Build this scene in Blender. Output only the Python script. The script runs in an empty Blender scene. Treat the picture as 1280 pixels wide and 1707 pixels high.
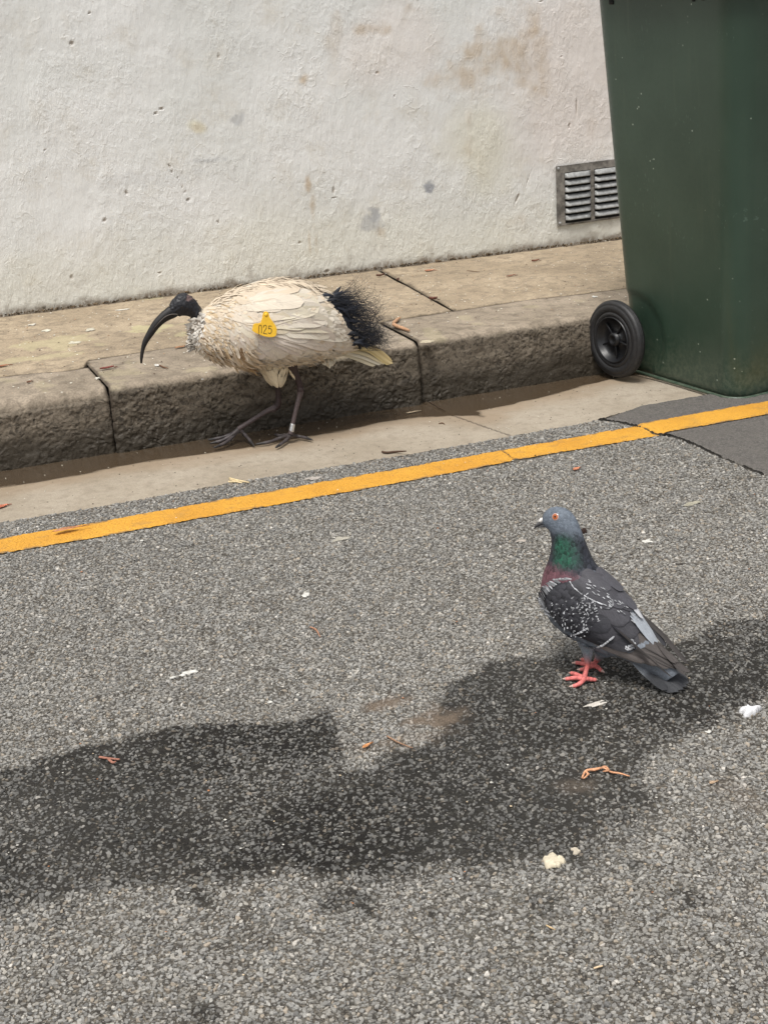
import bpy, math, random
import numpy as np
from mathutils import Vector
random.seed(7); rng = np.random.default_rng(7)
SC = bpy.context.scene
COL = SC.collection
# ------------------------------------------------------------------ camera
F = 2466.; CAMH = 1.05
def cam_axes(p, r, psi):
    p, r, psi = map(math.radians, (p, r, psi))
    f = np.array([math.sin(psi)*math.cos(p), math.cos(psi)*math.cos(p), -math.sin(p)])
    r0 = np.array([math.cos(psi), -math.sin(psi), 0]); u0 = np.cross(r0, f)
    return math.cos(r)*r0-math.sin(r)*u0, math.sin(r)*r0+math.cos(r)*u0, f
CR, CU, CF = cam_axes(20.3, 2.9, 21.2)
CP = np.array([0, 0, CAMH])
cd = bpy.data.cameras.new('camera'); cam = bpy.data.objects.new('camera', cd); COL.objects.link(cam)
cd.sensor_fit = 'VERTICAL'; cd.sensor_height = 36; cd.sensor_width = 27; cd.lens = F/1707*36
cd.clip_start = .05; cd.clip_end = 500
from mathutils import Matrix
cam.matrix_world = Matrix(((CR[0], CU[0], -CF[0], 0), (CR[1], CU[1], -CF[1], 0), (CR[2], CU[2], -CF[2], CAMH), (0, 0, 0, 1)))
SC.camera = cam
# ------------------------------------------------------------------ sky, sun, exposure
W = bpy.data.worlds.new('World'); SC.world = W; W.use_nodes = True
wt = W.node_tree; bg = wt.nodes['Background']
sky = wt.nodes.new('ShaderNodeTexSky'); sky.sky_type = 'NISHITA'; sky.sun_disc = False
SUN_EL, SUN_AZ = math.radians(66), math.radians(-140)   # azimuth from +y towards +x
sky.sun_elevation = SUN_EL; sky.sun_rotation = SUN_AZ; sky.air_density = 1; sky.dust_density = 4
hs = wt.nodes.new('ShaderNodeHueSaturation'); hs.inputs['Saturation'].default_value = .18
wt.links.new(sky.outputs[0], hs.inputs['Color']); wt.links.new(hs.outputs[0], bg.inputs[0])
bg.inputs[1].default_value = .115
sd = bpy.data.lights.new('sun', 'SUN'); sd.energy = 2.0; sd.angle = math.radians(20); sd.color = (1, .965, .91)
sun = bpy.data.objects.new('sun', sd); COL.objects.link(sun)
sdir = Vector((math.sin(SUN_AZ)*math.cos(SUN_EL), math.cos(SUN_AZ)*math.cos(SUN_EL), math.sin(SUN_EL)))
sun.rotation_euler = sdir.to_track_quat('Z', 'Y').to_euler(); sun.location = sdir*10
SC.view_settings.view_transform = 'Standard'; SC.view_settings.look = 'None'
SC.view_settings.exposure = .5; SC.view_settings.gamma = 1
# ------------------------------------------------------------------ pixel helpers (photo pixels -> points on real planes)
def ray(px, py): return CF+CR*(px-640)/F-CU*(py-853.5)/F
def at(px, py, z=0.):
    d = ray(px, py); return CP+d*((z-CAMH)/d[2])
def aty(px, py, y):
    d = ray(px, py); return CP+d*(y/d[1])
def atplane(px, py, p0, n):
    d = ray(px, py); return CP+d*(np.dot(p0-CP, n)/np.dot(d, n))
def proj(P):
    d = np.asarray(P)-CP; z = d@CF
    return 640+F*(d@CR)/z, 853.5-F*(d@CU)/z, z
# ------------------------------------------------------------------ numpy noise
def vnoise(x, y, seed=0):
    xi = np.floor(x).astype(np.int64); yi = np.floor(y).astype(np.int64)
    fx = x-xi; fy = y-yi; fx = fx*fx*(3-2*fx); fy = fy*fy*(3-2*fy)
    def h(a, b):
        n = (a*374761393+b*668265263+seed*1442695041) & 0x7fffffff
        n = ((n ^ (n >> 13))*1274126177) & 0x7fffffff
        n = (n ^ (n >> 16)) & 0xffffff
        return n/float(0xffffff)
    return ((h(xi, yi)*(1-fx)+h(xi+1, yi)*fx)*(1-fy)+(h(xi, yi+1)*(1-fx)+h(xi+1, yi+1)*fx)*fy)*2-1
def fbm(x, y, octv=4, seed=0, g=.5):
    s = 0; a = 1; t = 0
    for i in range(octv):
        s = s+a*vnoise(x*2**i+i*17.3, y*2**i-i*9.1, seed+i); t += a; a *= g
    return s/t
def sstep(a, b, x):
    t = np.clip((x-a)/(b-a), 0, 1); return t*t*(3-2*t)
def poly_sd(X, Y, poly):                      # signed distance, + inside
    poly = np.asarray(poly); d = np.full(X.shape, 1e9); ins = np.zeros(X.shape, bool)
    n = len(poly)
    for i in range(n):
        a = poly[i]; b = poly[(i+1) % n]; e = b-a
        t = np.clip(((X-a[0])*e[0]+(Y-a[1])*e[1])/max(e@e, 1e-12), 0, 1)
        d = np.minimum(d, np.hypot(X-a[0]-t*e[0], Y-a[1]-t*e[1]))
        c = ((a[1] > Y) != (b[1] > Y)) & (X < (b[0]-a[0])*(Y-a[1])/((b[1]-a[1]) if b[1] != a[1] else 1e-12)+a[0])
        ins ^= c
    return np.where(ins, d, -d)
def line_d(X, Y, pts):
    pts = np.asarray(pts); d = np.full(X.shape, 1e9)
    for a, b in zip(pts[:-1], pts[1:]):
        e = b-a; t = np.clip(((X-a[0])*e[0]+(Y-a[1])*e[1])/max(e@e, 1e-12), 0, 1)
        d = np.minimum(d, np.hypot(X-a[0]-t*e[0], Y-a[1]-t*e[1]))
    return d
def G(pts, z=0.): return np.array([at(x, y, z)[:2] for x, y in pts])
# ------------------------------------------------------------------ mesh helpers
def raw_mesh(name, V, Fq, mat=None, smooth=True, attrs=None, cols=None, uvs=None, parent=None):
    V = np.asarray(V, np.float32).reshape(-1, 3)
    me = bpy.data.meshes.new(name)
    if isinstance(Fq, np.ndarray):
        k = Fq.shape[1]; me.vertices.add(len(V)); me.vertices.foreach_set('co', V.ravel())
        me.loops.add(Fq.size); me.loops.foreach_set('vertex_index', Fq.astype(np.int32).ravel())
        me.polygons.add(len(Fq)); me.polygons.foreach_set('loop_start', np.arange(0, Fq.size, k, dtype=np.int32))
        me.polygons.foreach_set('loop_total', np.full(len(Fq), k, np.int32)); me.update(calc_edges=True)
    else:
        me.from_pydata(V.tolist(), [], Fq); me.update()
    if smooth: me.polygons.foreach_set('use_smooth', np.ones(len(me.polygons), bool))
    for k, v in (attrs or {}).items():
        a = me.attributes.new(k, 'FLOAT', 'POINT'); a.data.foreach_set('value', np.asarray(v, np.float32).ravel())
    if cols is not None:
        a = me.color_attributes.new('Col', 'FLOAT_COLOR', 'POINT')
        c = np.ones((len(V), 4), np.float32); c[:, :3] = np.asarray(cols).reshape(-1, 3)
        a.data.foreach_set('color', c.ravel())
    if uvs is not None:
        a = me.attributes.new('fuv', 'FLOAT_VECTOR', 'POINT')
        c = np.zeros((len(V), 3), np.float32); c[:, :2] = np.asarray(uvs).reshape(-1, 2)
        a.data.foreach_set('vector', c.ravel())
    if mat: me.materials.append(mat)
    o = bpy.data.objects.new(name, me); COL.objects.link(o)
    if parent: o.parent = parent
    return o
def grid_faces(nv, nu, off=0, closeu=False):
    i = np.arange(nv*nu).reshape(nv, nu)
    if closeu: i = np.concatenate([i, i[:, :1]], 1)
    return np.stack([i[:-1, :-1], i[:-1, 1:], i[1:, 1:], i[1:, :-1]], -1).reshape(-1, 4)+off
def grid(name, P, mat, attrs=None, keep=None, smooth=True, cols=None, parent=None):
    nv, nu = P.shape[:2]; f = grid_faces(nv, nu)
    if keep is not None:
        k = keep[:-1, :-1] & keep[1:, 1:] & keep[:-1, 1:] & keep[1:, :-1]; f = f[k.ravel()]
    return raw_mesh(name, P, f, mat, smooth, attrs, cols, None, parent)
def empty(name, loc=(0, 0, 0)):
    o = bpy.data.objects.new(name, None); o.location = loc; COL.objects.link(o); o.empty_display_size = .05; return o
def tag(o, label=None, cat=None, group=None, kind=None):
    for k, v in (('label', label), ('category', cat), ('group', group), ('kind', kind)):
        if v: o[k] = v
    return o
def child(o, root):
    o.parent = root; o.matrix_parent_inverse = Matrix.Translation(-Vector(root.location)); return o
class MB:                                      # collects pieces into ONE mesh
    def __init__(s): s.V = []; s.F = []; s.C = []; s.U = []; s.n = 0
    def add(s, V, Fc, col=(.5, .5, .5), uv=None):
        V = np.asarray(V, float).reshape(-1, 3)
        s.V.append(V); s.F += [tuple(int(q)+s.n for q in f) for f in Fc]
        c = np.asarray(col, float); s.C.append(np.broadcast_to(c, (len(V), 3)) if c.ndim == 1 else c.reshape(-1, 3))
        s.U.append(np.zeros((len(V), 2)) if uv is None else np.asarray(uv).reshape(-1, 2)); s.n += len(V)
    def mirror(s, p0, n, koff=1., kin=1., c=None):    # far side: reflected in the plane through p0, drawn in a little
        V = np.concatenate(s.V); n = np.asarray(n); d = ((V-p0)@n)[:, None]; B = V-d*n
        if c is not None: c = np.asarray(c)-((np.asarray(c)-p0)@n)*n; B = c+(B-c)*kin
        s.add(B-koff*d*n, [f[::-1] for f in s.F], np.concatenate(s.C), np.concatenate(s.U))
    def build(s, name, mat, root=None, smooth=True):
        V = np.concatenate(s.V)
        o = raw_mesh(name, V, s.F, mat, smooth, None, np.concatenate(s.C), np.concatenate(s.U))
        if root: child(o, root)
        return o
def catmull(P, n):
    P = np.asarray(P, float); m = len(P); t = np.linspace(0, m-1, n); i = np.clip(np.floor(t).astype(int), 0, m-2); f = (t-i)[:, None]
    Pm = P if P.ndim > 1 else P[:, None]
    g = lambda k: Pm[np.clip(k, 0, m-1)]
    a, b, c, d = g(i-1), g(i), g(i+1), g(i+2)
    r = .5*((2*b)+(-a+c)*f+(2*a-5*b+4*c-d)*f*f+(-a+3*b-3*c+d)*f**3)
    return r if P.ndim > 1 else r[:, 0]
def nrm(v): return v/np.maximum(np.linalg.norm(v, axis=-1, keepdims=True), 1e-12)
def tube(mb, pts, rad, col=(.5, .5, .5), n=24, k=10, cap=True, squash=None):
    P = catmull(pts, n); R = np.maximum(catmull(rad, n), 1e-4); Cc = np.asarray(col, float)
    if Cc.ndim == 2: Cc = np.repeat(catmull(Cc, n), k, 0)
    T = nrm(np.gradient(P, axis=0)); ref = np.array([0, 0, 1.]) if abs(T[:, 2]).max() < .9 else np.array([.3, 1., .1])
    A = nrm(np.cross(T, ref)); B = np.cross(A, T); th = np.linspace(0, 2*math.pi, k, endpoint=False)
    s2 = 1 if squash is None else squash
    V = P[:, None]+R[:, None, None]*(np.cos(th)[None, :, None]*A[:, None]+s2*np.sin(th)[None, :, None]*B[:, None])
    f = [tuple(q) for q in grid_faces(n, k, closeu=True)]
    if cap: f += [tuple(range(k))[::-1], tuple(range((n-1)*k, n*k))]
    mb.add(V, f, Cc)
def box(mb, c, sx, sy, sz, ax=None, col=(.5, .5, .5), bev=.0):
    ax = np.eye(3) if ax is None else np.asarray(ax)
    v = []
    b = min(bev, sx/2.01, sy/2.01, sz/2.01)
    if b <= 0:
        for z in (-1, 1):
            for x, y in ((-1, -1), (1, -1), (1, 1), (-1, 1)): v.append(np.array([x*sx/2, y*sy/2, z*sz/2]))
        f = [(3, 2, 1, 0), (4, 5, 6, 7), (0, 1, 5, 4), (1, 2, 6, 5), (2, 3, 7, 6), (3, 0, 4, 7)]
    else:
        for z, ins in ((-sz/2, b), (-sz/2+b, 0), (sz/2-b, 0), (sz/2, b)):
            X, Y = sx/2-ins, sy/2-ins; c2 = b*.7
            for x, y in ((-X+c2, -Y), (X-c2, -Y), (X, -Y+c2), (X, Y-c2), (X-c2, Y), (-X+c2, Y), (-X, Y-c2), (-X, -Y+c2)): v.append(np.array([x, y, z]))
        f = [tuple(range(8))[::-1], tuple(range(24, 32))]
        for k in range(3):
            for j in range(8): f.append((k*8+j, k*8+(j+1) % 8, k*8+8+(j+1) % 8, k*8+8+j))
    V = np.array([c+p[0]*ax[0]+p[1]*ax[1]+p[2]*ax[2] for p in v]); mb.add(V, f, col)
# ------------------------------------------------------------------ material helpers
class M:
    def __init__(s, name):
        s.m = bpy.data.materials.new(name); s.m.use_nodes = True; s.t = s.m.node_tree
        s.b = s.t.nodes['Principled BSDF']; s.out = s.t.nodes['Material Output']
    def n(s, ty, ins=None, **pr):
        x = s.t.nodes.new('ShaderNode'+ty)
        for k, v in pr.items(): setattr(x, k, v)
        for k, v in (ins or {}).items():
            if isinstance(v, bpy.types.NodeSocket): s.t.links.new(v, x.inputs[k])
            else: x.inputs[k].default_value = v
        return x
    def math(s, op, a, b=0., c=0., clamp=False): return s.n('Math', {0: a, 1: b, 2: c}, operation=op, use_clamp=clamp).outputs[0]
    def mix(s, f, a, b, mode='MIX'):
        x = s.n('Mix', None, data_type='RGBA', blend_type=mode)
        for i, v in ((0, f), (6, a), (7, b)):
            if isinstance(v, bpy.types.NodeSocket): s.t.links.new(v, x.inputs[i])
            else: x.inputs[i].default_value = (tuple(v)+(1,) if isinstance(v, (tuple, list)) and len(v) == 3 else v)
        return x.outputs[2]
    def ss(s, x, a, b, lo=0., hi=1.):
        return s.n('MapRange', {0: x, 1: a, 2: b, 3: lo, 4: hi}, interpolation_type='SMOOTHSTEP').outputs[0]
    def attr(s, name, vec=False):
        x = s.n('Attribute', None, attribute_name=name); return x.outputs['Vector' if vec else 'Fac']
    def obj(s): return s.n('TexCoord').outputs['Object']
    def noise(s, sc, det=4, rough=.5, vec=None, dist=0, dim='3D'):
        return s.n('TexNoise', {'Vector': vec if vec is not None else s.obj(), 'Scale': sc, 'Detail': det, 'Roughness': rough, 'Distortion': dist}, noise_dimensions=dim).outputs[0]
    def set(s, **k):
        for a, v in k.items():
            a = a.replace('_', ' ')
            if isinstance(v, bpy.types.NodeSocket): s.t.links.new(v, s.b.inputs[a])
            else: s.b.inputs[a].default_value = (tuple(v)+(1,) if isinstance(v, tuple) and len(v) == 3 else v)
    def bump(s, h, strength=1., dist=.001):
        x = s.n('Bump', {'Height': h, 'Strength': strength, 'Distance': dist}); s.t.links.new(x.outputs[0], s.b.inputs['Normal']); return x.outputs[0]
    def disp(s, h, scale, mid=.5):
        x = s.n('Displacement', {'Height': h, 'Midlevel': mid, 'Scale': scale}); s.t.links.new(x.outputs[0], s.out.inputs['Displacement'])
        s.m.displacement_method = 'BOTH'

# asphalt: stone chips bound in bitumen --------------------------------------------------
def asphalt_nodes(s, scale):
    o = s.obj()
    wob = s.n('TexNoise', {'Vector': o, 'Scale': scale*1.1, 'Detail': 2}, noise_dimensions='2D').outputs[1]
    wv = s.n('VectorMath', {0: wob, 1: (.5, .5, .5)}, operation='SUBTRACT').outputs[0]
    wv = s.n('VectorMath', {0: wv, 'Scale': 1.25/scale}, operation='SCALE').outputs[0]
    v = s.n('VectorMath', {0: o, 1: wv}, operation='ADD').outputs[0]
    e = s.n('TexVoronoi', {'Vector': v, 'Scale': scale, 'Randomness': 1.}, voronoi_dimensions='2D', feature='DISTANCE_TO_EDGE').outputs['Distance']
    f = s.n('TexVoronoi', {'Vector': v, 'Scale': scale, 'Randomness': 1.}, voronoi_dimensions='2D', feature='F1')
    sep = s.n('SeparateColor', {0: f.outputs['Color']})
    return o, e, sep.outputs[0], sep.outputs[1], sep.outputs[2]
def asphalt_mat():
    s = M('asphalt'); o, e, r1, r2, r3 = asphalt_nodes(s, 132.); _, e2, q1, q2, q3 = asphalt_nodes(s, 262.)
    wet = s.attr('wet'); dirt = s.attr('dirt'); crack = s.attr('crack')
    big = s.noise(1.6, 3, .5); med = s.noise(16, 5, .65); fine = s.noise(650, 3, .65); grit = s.noise(330, 2, .6)
    jit = s.math('MULTIPLY', s.math('SUBTRACT', grit, .5), .16)
    thr = s.math('ADD', s.math('ADD', .36, s.math('MULTIPLY', wet, .22)), s.math('MULTIPLY', s.math('SUBTRACT', .5, med), .6))
    A = s.math('MULTIPLY', s.ss(s.math('ADD', e, jit), .03, .11), s.ss(s.math('SUBTRACT', r1, thr), -.03, .03))
    thb = s.math('ADD', s.math('ADD', .24, s.math('MULTIPLY', wet, .40)), s.math('MULTIPLY', s.math('SUBTRACT', .5, med), .7))
    B = s.math('MULTIPLY', s.ss(s.math('ADD', e2, jit), .04, .13), s.ss(s.math('SUBTRACT', q1, thb), -.03, .03))
    def ramp(f):
        r = s.n('ValToRGB', {0: f}); cr = r.color_ramp; cr.elements[0].color = (.15, .145, .133, 1); cr.elements[1].color = (.52, .50, .46, 1)
        for p, c in ((.25, (.19, .185, .17)), (.5, (.235, .232, .215)), (.72, (.27, .25, .215)), (.9, (.31, .30, .275)), (.965, (.33, .30, .25)), (.985, (.44, .41, .36))):
            q = cr.elements.new(p); q.color = c+(1,)
        return r.outputs[0]
    ca = s.mix(s.math('MULTIPLY', r3, .3), ramp(r2), (.20, .155, .11)); ca = s.mix(1., ca, (.62, .6, .57), 'MULTIPLY'); cb = s.mix(s.math('MULTIPLY', q3, .3), ramp(q2), (.16, .125, .09))
    cb = s.mix(1., cb, (.55, .53, .5), 'MULTIPLY')
    caw = s.mix(1., ca, (.22, .23, .23), 'MULTIPLY'); cbw = s.mix(1., cb, (.14, .14, .14), 'MULTIPLY')
    bind_dry = s.mix(s.ss(med, .35, .7), (.038, .034, .029), (.078, .07, .06)); bind = s.mix(wet, bind_dry, (.006, .0055, .005))
    c = s.mix(B, bind, s.mix(wet, cb, cbw)); c = s.mix(A, c, s.mix(wet, ca, caw))
    c = s.mix(s.math('MULTIPLY', dirt, .7), c, (.22, .165, .12))
    c = s.mix(s.ss(big, .3, .7, .0, .18), c, (.15, .145, .13)); c = s.mix(s.ss(fine, .42, .66, 0, .42), c, (.035, .031, .028))
    c = s.mix(s.attr('bare'), c, s.mix(1., c, (2.1, 2.1, 2.1), 'MULTIPLY')); c = s.mix(crack, c, (.012, .011, .01))
    s.set(Base_Color=c, Roughness=s.ss(wet, 0, 1, .9, .65), Specular_IOR_Level=s.ss(wet, 0, 1, .2, .12))
    tilt = s.math('MULTIPLY', s.noise(170, 2, .5), .5)
    h = s.math('MAXIMUM', s.math('MULTIPLY', A, s.math('ADD', .62, s.math('MULTIPLY', r2, .38))), s.math('MULTIPLY', B, s.math('ADD', .3, s.math('MULTIPLY', q2, .35))))
    h = s.math('ADD', s.math('ADD', h, tilt), s.math('MULTIPLY', fine, .35)); h = s.math('ADD', h, s.math('MULTIPLY', med, .6))
    h = s.math('SUBTRACT', h, s.math('MULTIPLY', crack, 2.5)); s.disp(h, .0022, 1.3); return s.m
def patch_mat():
    s = M('fine_asphalt'); o, e, r1, r2, r3 = asphalt_nodes(s, 260.)
    n = s.noise(30, 4, .6); f = s.noise(900, 2, .5); crack = s.attr('crack')
    st = s.mix(r2, (.105, .098, .09), (.19, .177, .163)); c = s.mix(s.ss(e, .0, .14, .5, 1), (.04, .038, .035), st)
    c = s.mix(s.ss(n, .35, .7, 0, .5), c, (.17, .155, .14)); c = s.mix(s.ss(f, .45, .65, 0, .5), c, (.05, .046, .042)); c = s.mix(crack, c, (.012, .011, .01))
    s.set(Base_Color=c, Roughness=.85, Specular_IOR_Level=.3)
    h = s.math('ADD', s.math('MULTIPLY', s.ss(e, 0, .2), .5), s.math('MULTIPLY', n, 1.2)); h = s.math('SUBTRACT', h, s.math('MULTIPLY', crack, 3.))
    s.disp(h, .0016, .9); return s.m
def paint_mat():
    s = M('yellow_road_paint'); o, e, r1, r2, r3 = asphalt_nodes(s, 125.)
    n = s.noise(60, 5, .65); n2 = s.noise(8, 3, .5); crack = s.attr('crack'); fine = s.noise(700, 2, .6)
    c = s.mix(s.ss(n2, .3, .7), (.56, .27, .03), (.64, .33, .04))
    c = s.mix(s.ss(n, .52, .75, 0, .5), c, (.42, .23, .05))
    pit = s.ss(e, .0, .09, .22, 0); c = s.mix(pit, c, (.30, .15, .03)); c = s.mix(s.math('MULTIPLY', s.ss(s.noise(3.5, 6, .72), .52, .70), .45), c, (.27, .17, .07))
    c = s.mix(s.ss(fine, .54, .70, 0, .38), c, (.24, .14, .05))
    wear = s.attr('wear'); c = s.mix(s.math('MULTIPLY', wear, .8), c, (.1, .09, .075))
    c = s.mix(crack, c, (.03, .022, .012)); s.set(Base_Color=c, Roughness=.7, Specular_IOR_Level=.35)
    h = s.math('MULTIPLY', s.ss(e, .0, .2), s.math('ADD', .3, s.math('MULTIPLY', r2, .5))); h = s.math('ADD', h, s.math('MULTIPLY', n, .5))
    h = s.math('SUBTRACT', h, s.math('MULTIPLY', crack, 2.)); s.disp(h, .0015, .9); return s.m
def stone_mat(name, light, mid, dark, face_rough=1., scale=1., wetcol=(.03, .024, .016), spots=.5):
    # attributes: face (0 top .. 1 front face), wet, lich (lichen), dirt (joint grime)
    s = M(name); o = s.obj(); face = s.attr('face'); wet = s.attr('wet'); lich = s.attr('lich'); dirt = s.attr('dirt')
    n1 = s.noise(5*scale, 5, .6); n2 = s.noise(28*scale, 6, .65, dist=.6); n3 = s.noise(220*scale, 4, .7); n4 = s.noise(70*scale, 4, .7)
    c = s.mix(s.ss(n1, .35, .65), mid, light); c = s.mix(s.ss(n2, .42, .68, 0, .7), c, dark)
    c = s.mix(s.ss(n4, .55, .75, 0, .45), c, tuple(1.25*v for v in light))
    facec = s.mix(s.ss(n2, .35, .7), tuple(.50*v for v in mid), tuple(.52*v for v in dark))  # front face halves the stone colour: its shade under overhead light, painted in
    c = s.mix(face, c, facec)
    c = s.mix(s.ss(n3, .38, .62, .35, 0), c, tuple(.35*v for v in dark))
    pitc = s.math('MULTIPLY', face, s.ss(s.noise(85*scale, 3, .55, dist=.8), .50, .36)); c = s.mix(s.math('MULTIPLY', pitc, .75), c, tuple(.12*v for v in dark)); c = s.mix(lich, c, (.43, .385, .23)); c = s.mix(s.math('MULTIPLY', dirt, .85), c, (.055, .042, .03)); c = s.mix(wet, c, wetcol)
    sp = s.n('TexVoronoi', {'Vector': o, 'Scale': 55.}, feature='F1'); sel = s.n('SeparateColor', {0: sp.outputs['Color']}).outputs[0]
    spot = s.math('MULTIPLY', s.ss(s.math('ADD', sp.outputs['Distance'], s.math('MULTIPLY', n4, .25)), .3, .24), s.ss(sel, .93, .94, 0, spots))
    c = s.mix(s.math('MULTIPLY', spot, s.math('SUBTRACT', 1., face)), c, (.62, .6, .54))
    s.set(Base_Color=c, Roughness=s.ss(wet, 0, 1, .85, .5), Specular_IOR_Level=s.ss(wet, 0, 1, .3, .35))
    pv = s.n('TexVoronoi', {'Vector': s.n('VectorMath', {0: o, 1: s.n('VectorMath', {0: s.n('TexNoise', {'Vector': o, 'Scale': 30., 'Detail': 3}).outputs[1], 'Scale': .03}, operation='SCALE').outputs[0]}, operation='ADD').outputs[0], 'Scale': 95.}, feature='SMOOTH_F1').outputs[0]
    pit = s.math('MULTIPLY', s.math('MULTIPLY', s.ss(pv, .0, .75), s.math('ADD', .12, s.math('MULTIPLY', face, .9*face_rough))), s.ss(s.noise(7, 4, .6), .38, .62, .25, 1.1))
    h = s.math('ADD', s.math('MULTIPLY', pit, 1.2), s.math('MULTIPLY', n4, s.math('ADD', .25, s.math('MULTIPLY', face, .6))))
    h = s.math('ADD', h, s.math('MULTIPLY', n3, s.math('ADD', .15, s.math('MULTIPLY', face, .22))))
    h = s.math('ADD', h, s.math('MULTIPLY', n2, .6)); s.disp(h, .0034, .8); return s.m
def plaster_mat():
    s = M('painted_render'); o = s.obj(); stain = s.attr('stain'); grey = s.attr('grey'); foot = s.attr('foot'); pit = s.attr('pit'); rough = s.attr('rough')
    mp = s.n('Mapping', {'Vector': o, 'Scale': (1., 1., .55)}).outputs[0]
    n1 = s.noise(3, 4, .55); n2 = s.noise(16, 5, .6, vec=mp); str_ = s.noise(1., 4, .6, vec=s.n('Mapping', {'Vector': o, 'Scale': (90., 20., 14.)}).outputs[0]); n3 = s.noise(80, 5, .66, vec=mp, dist=.5); n4 = s.noise(300, 3, .6)
    c = s.mix(s.ss(n1, .35, .65), (.63, .635, .615), (.68, .68, .665)); c = s.mix(s.ss(n2, .55, .75, 0, .35), c, (.56, .53, .47))
    c = s.mix(s.ss(n3, .60, .8, 0, .4), c, (.50, .46, .40)); c = s.mix(s.math('MULTIPLY', s.ss(s.noise(7, 6, .7), .50, .72), .45), c, (.53, .49, .41))
    pk = s.attr('pink'); c = s.mix(pk, c, (.68, .59, .54))
    yl = s.attr('yel'); c = s.mix(yl, c, (.60, .57, .44))
    st = s.math('MULTIPLY', stain, s.ss(n2, .3, .65, .35, 1)); c = s.mix(st, c, (.42, .31, .19))
    c = s.mix(grey, c, (.30, .31, .33)); c = s.mix(grey, c, (.30, .31, .33)); c = s.mix(s.math('MULTIPLY', pit, .8), c, (.20, .145, .095))
    c = s.mix(s.math('MULTIPLY', foot, s.ss(n3, .25, .6, .3, 1)), c, (.17, .13, .09))
    dots = s.n('TexVoronoi', {'Vector': o, 'Scale': 26.}, feature='F1'); sel = s.n('SeparateColor', {0: dots.outputs['Color']}).outputs[0]
    d = s.math('MULTIPLY', s.ss(s.math('ADD', dots.outputs['Distance'], s.math('MULTIPLY', n3, .2)), .155, .12), s.ss(sel, .94, .945, 0, .5))
    c = s.mix(d, c, (.25, .18, .12))
    s.set(Base_Color=c, Roughness=.75, Specular_IOR_Level=.3)
    v1 = s.n('TexVoronoi', {'Vector': s.n('VectorMath', {0: mp, 1: s.n('VectorMath', {0: s.n('TexNoise', {'Vector': o, 'Scale': 14., 'Detail': 3}).outputs[1], 'Scale': .12}, operation='SCALE').outputs[0]}, operation='ADD').outputs[0], 'Scale': 17.}, feature='DISTANCE_TO_EDGE').outputs[0]
    ridge = s.math('MULTIPLY', s.ss(v1, .07, .0), s.ss(n2, .48, .66))
    h = s.math('ADD', s.math('MULTIPLY', n2, .9), s.math('MULTIPLY', n3, s.math('ADD', s.ss(s.noise(5, 4, .6), .40, .66, .12, .55), s.math('MULTIPLY', rough, .38))))
    h = s.math('ADD', h, s.math('MULTIPLY', n4, s.math('ADD', .06, s.math('MULTIPLY', rough, .12)))); h = s.math('ADD', h, s.math('MULTIPLY', ridge, .09)); h = s.math('ADD', h, s.math('MULTIPLY', str_, s.ss(s.noise(4, 3, .6), .4, .6, .05, .3))); h = s.math('SUBTRACT', h, s.math('MULTIPLY', pit, .8))
    s.disp(h, .0062, .8); return s.m
def concrete_mat():
    s = M('gutter_concrete'); o = s.obj(); wet = s.attr('wet'); dirt = s.attr('dirt'); brn = s.attr('brown')
    n1 = s.noise(4, 5, .6); n2 = s.noise(40, 5, .65); n3 = s.noise(350, 3, .7)
    c = s.mix(s.ss(n1, .35, .65), (.31, .263, .20), (.38, .33, .262)); c = s.mix(s.ss(n2, .45, .7, 0, .5), c, (.23, .19, .145))
    c = s.mix(s.ss(n3, .4, .6, .25, 0), c, (.10, .085, .065)); c = s.mix(brn, c, (.24, .17, .105)); c = s.mix(dirt, c, (.04, .03, .022))
    c = s.mix(s.math('MULTIPLY', wet, .92), c, (.045, .029, .016))
    s.set(Base_Color=c, Roughness=s.ss(wet, 0, 1, .85, .16), Specular_IOR_Level=s.ss(wet, 0, 1, .3, .5))
    h = s.math('ADD', s.math('MULTIPLY', n2, .6), s.math('MULTIPLY', n3, s.ss(wet, 0, 1, .4, .05))); h = s.math('SUBTRACT', h, s.math('MULTIPLY', dirt, 1.)); s.disp(h, .0016, .5); return s.m
def plain(name, col, rough=.5, var=.25, scale=60., bump=.3, bdist=.0005, metal=0., spec=.5):
    s = M(name); n = s.noise(scale, 5, .6); n2 = s.noise(scale*7, 3, .6)
    c = s.mix(s.ss(n, .3, .7), tuple(v*(1-var) for v in col), tuple(v*(1+var) for v in col))
    s.set(Base_Color=c, Roughness=s.ss(n2, .3, .7, rough*.85, min(1, rough*1.15)), Metallic=metal, Specular_IOR_Level=spec)
    s.bump(s.math('ADD', n, s.math('MULTIPLY', n2, .5)), bump, bdist); return s.m
def vcol(name, rough=.6, spec=.3, var=.15, scale=150., bump=.3, bdist=.0005, sheen=0.):
    s = M(name); c = s.n('Attribute', None, attribute_name='Col').outputs['Color']; n = s.noise(scale, 4, .6)
    c = s.mix(1., c, s.mix(s.ss(n, .3, .7), (1-var,)*3, (1+var,)*3), 'MULTIPLY')
    s.set(Base_Color=c, Roughness=rough, Specular_IOR_Level=spec, Sheen_Weight=sheen); s.bump(n, bump, bdist); return s.m
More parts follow.
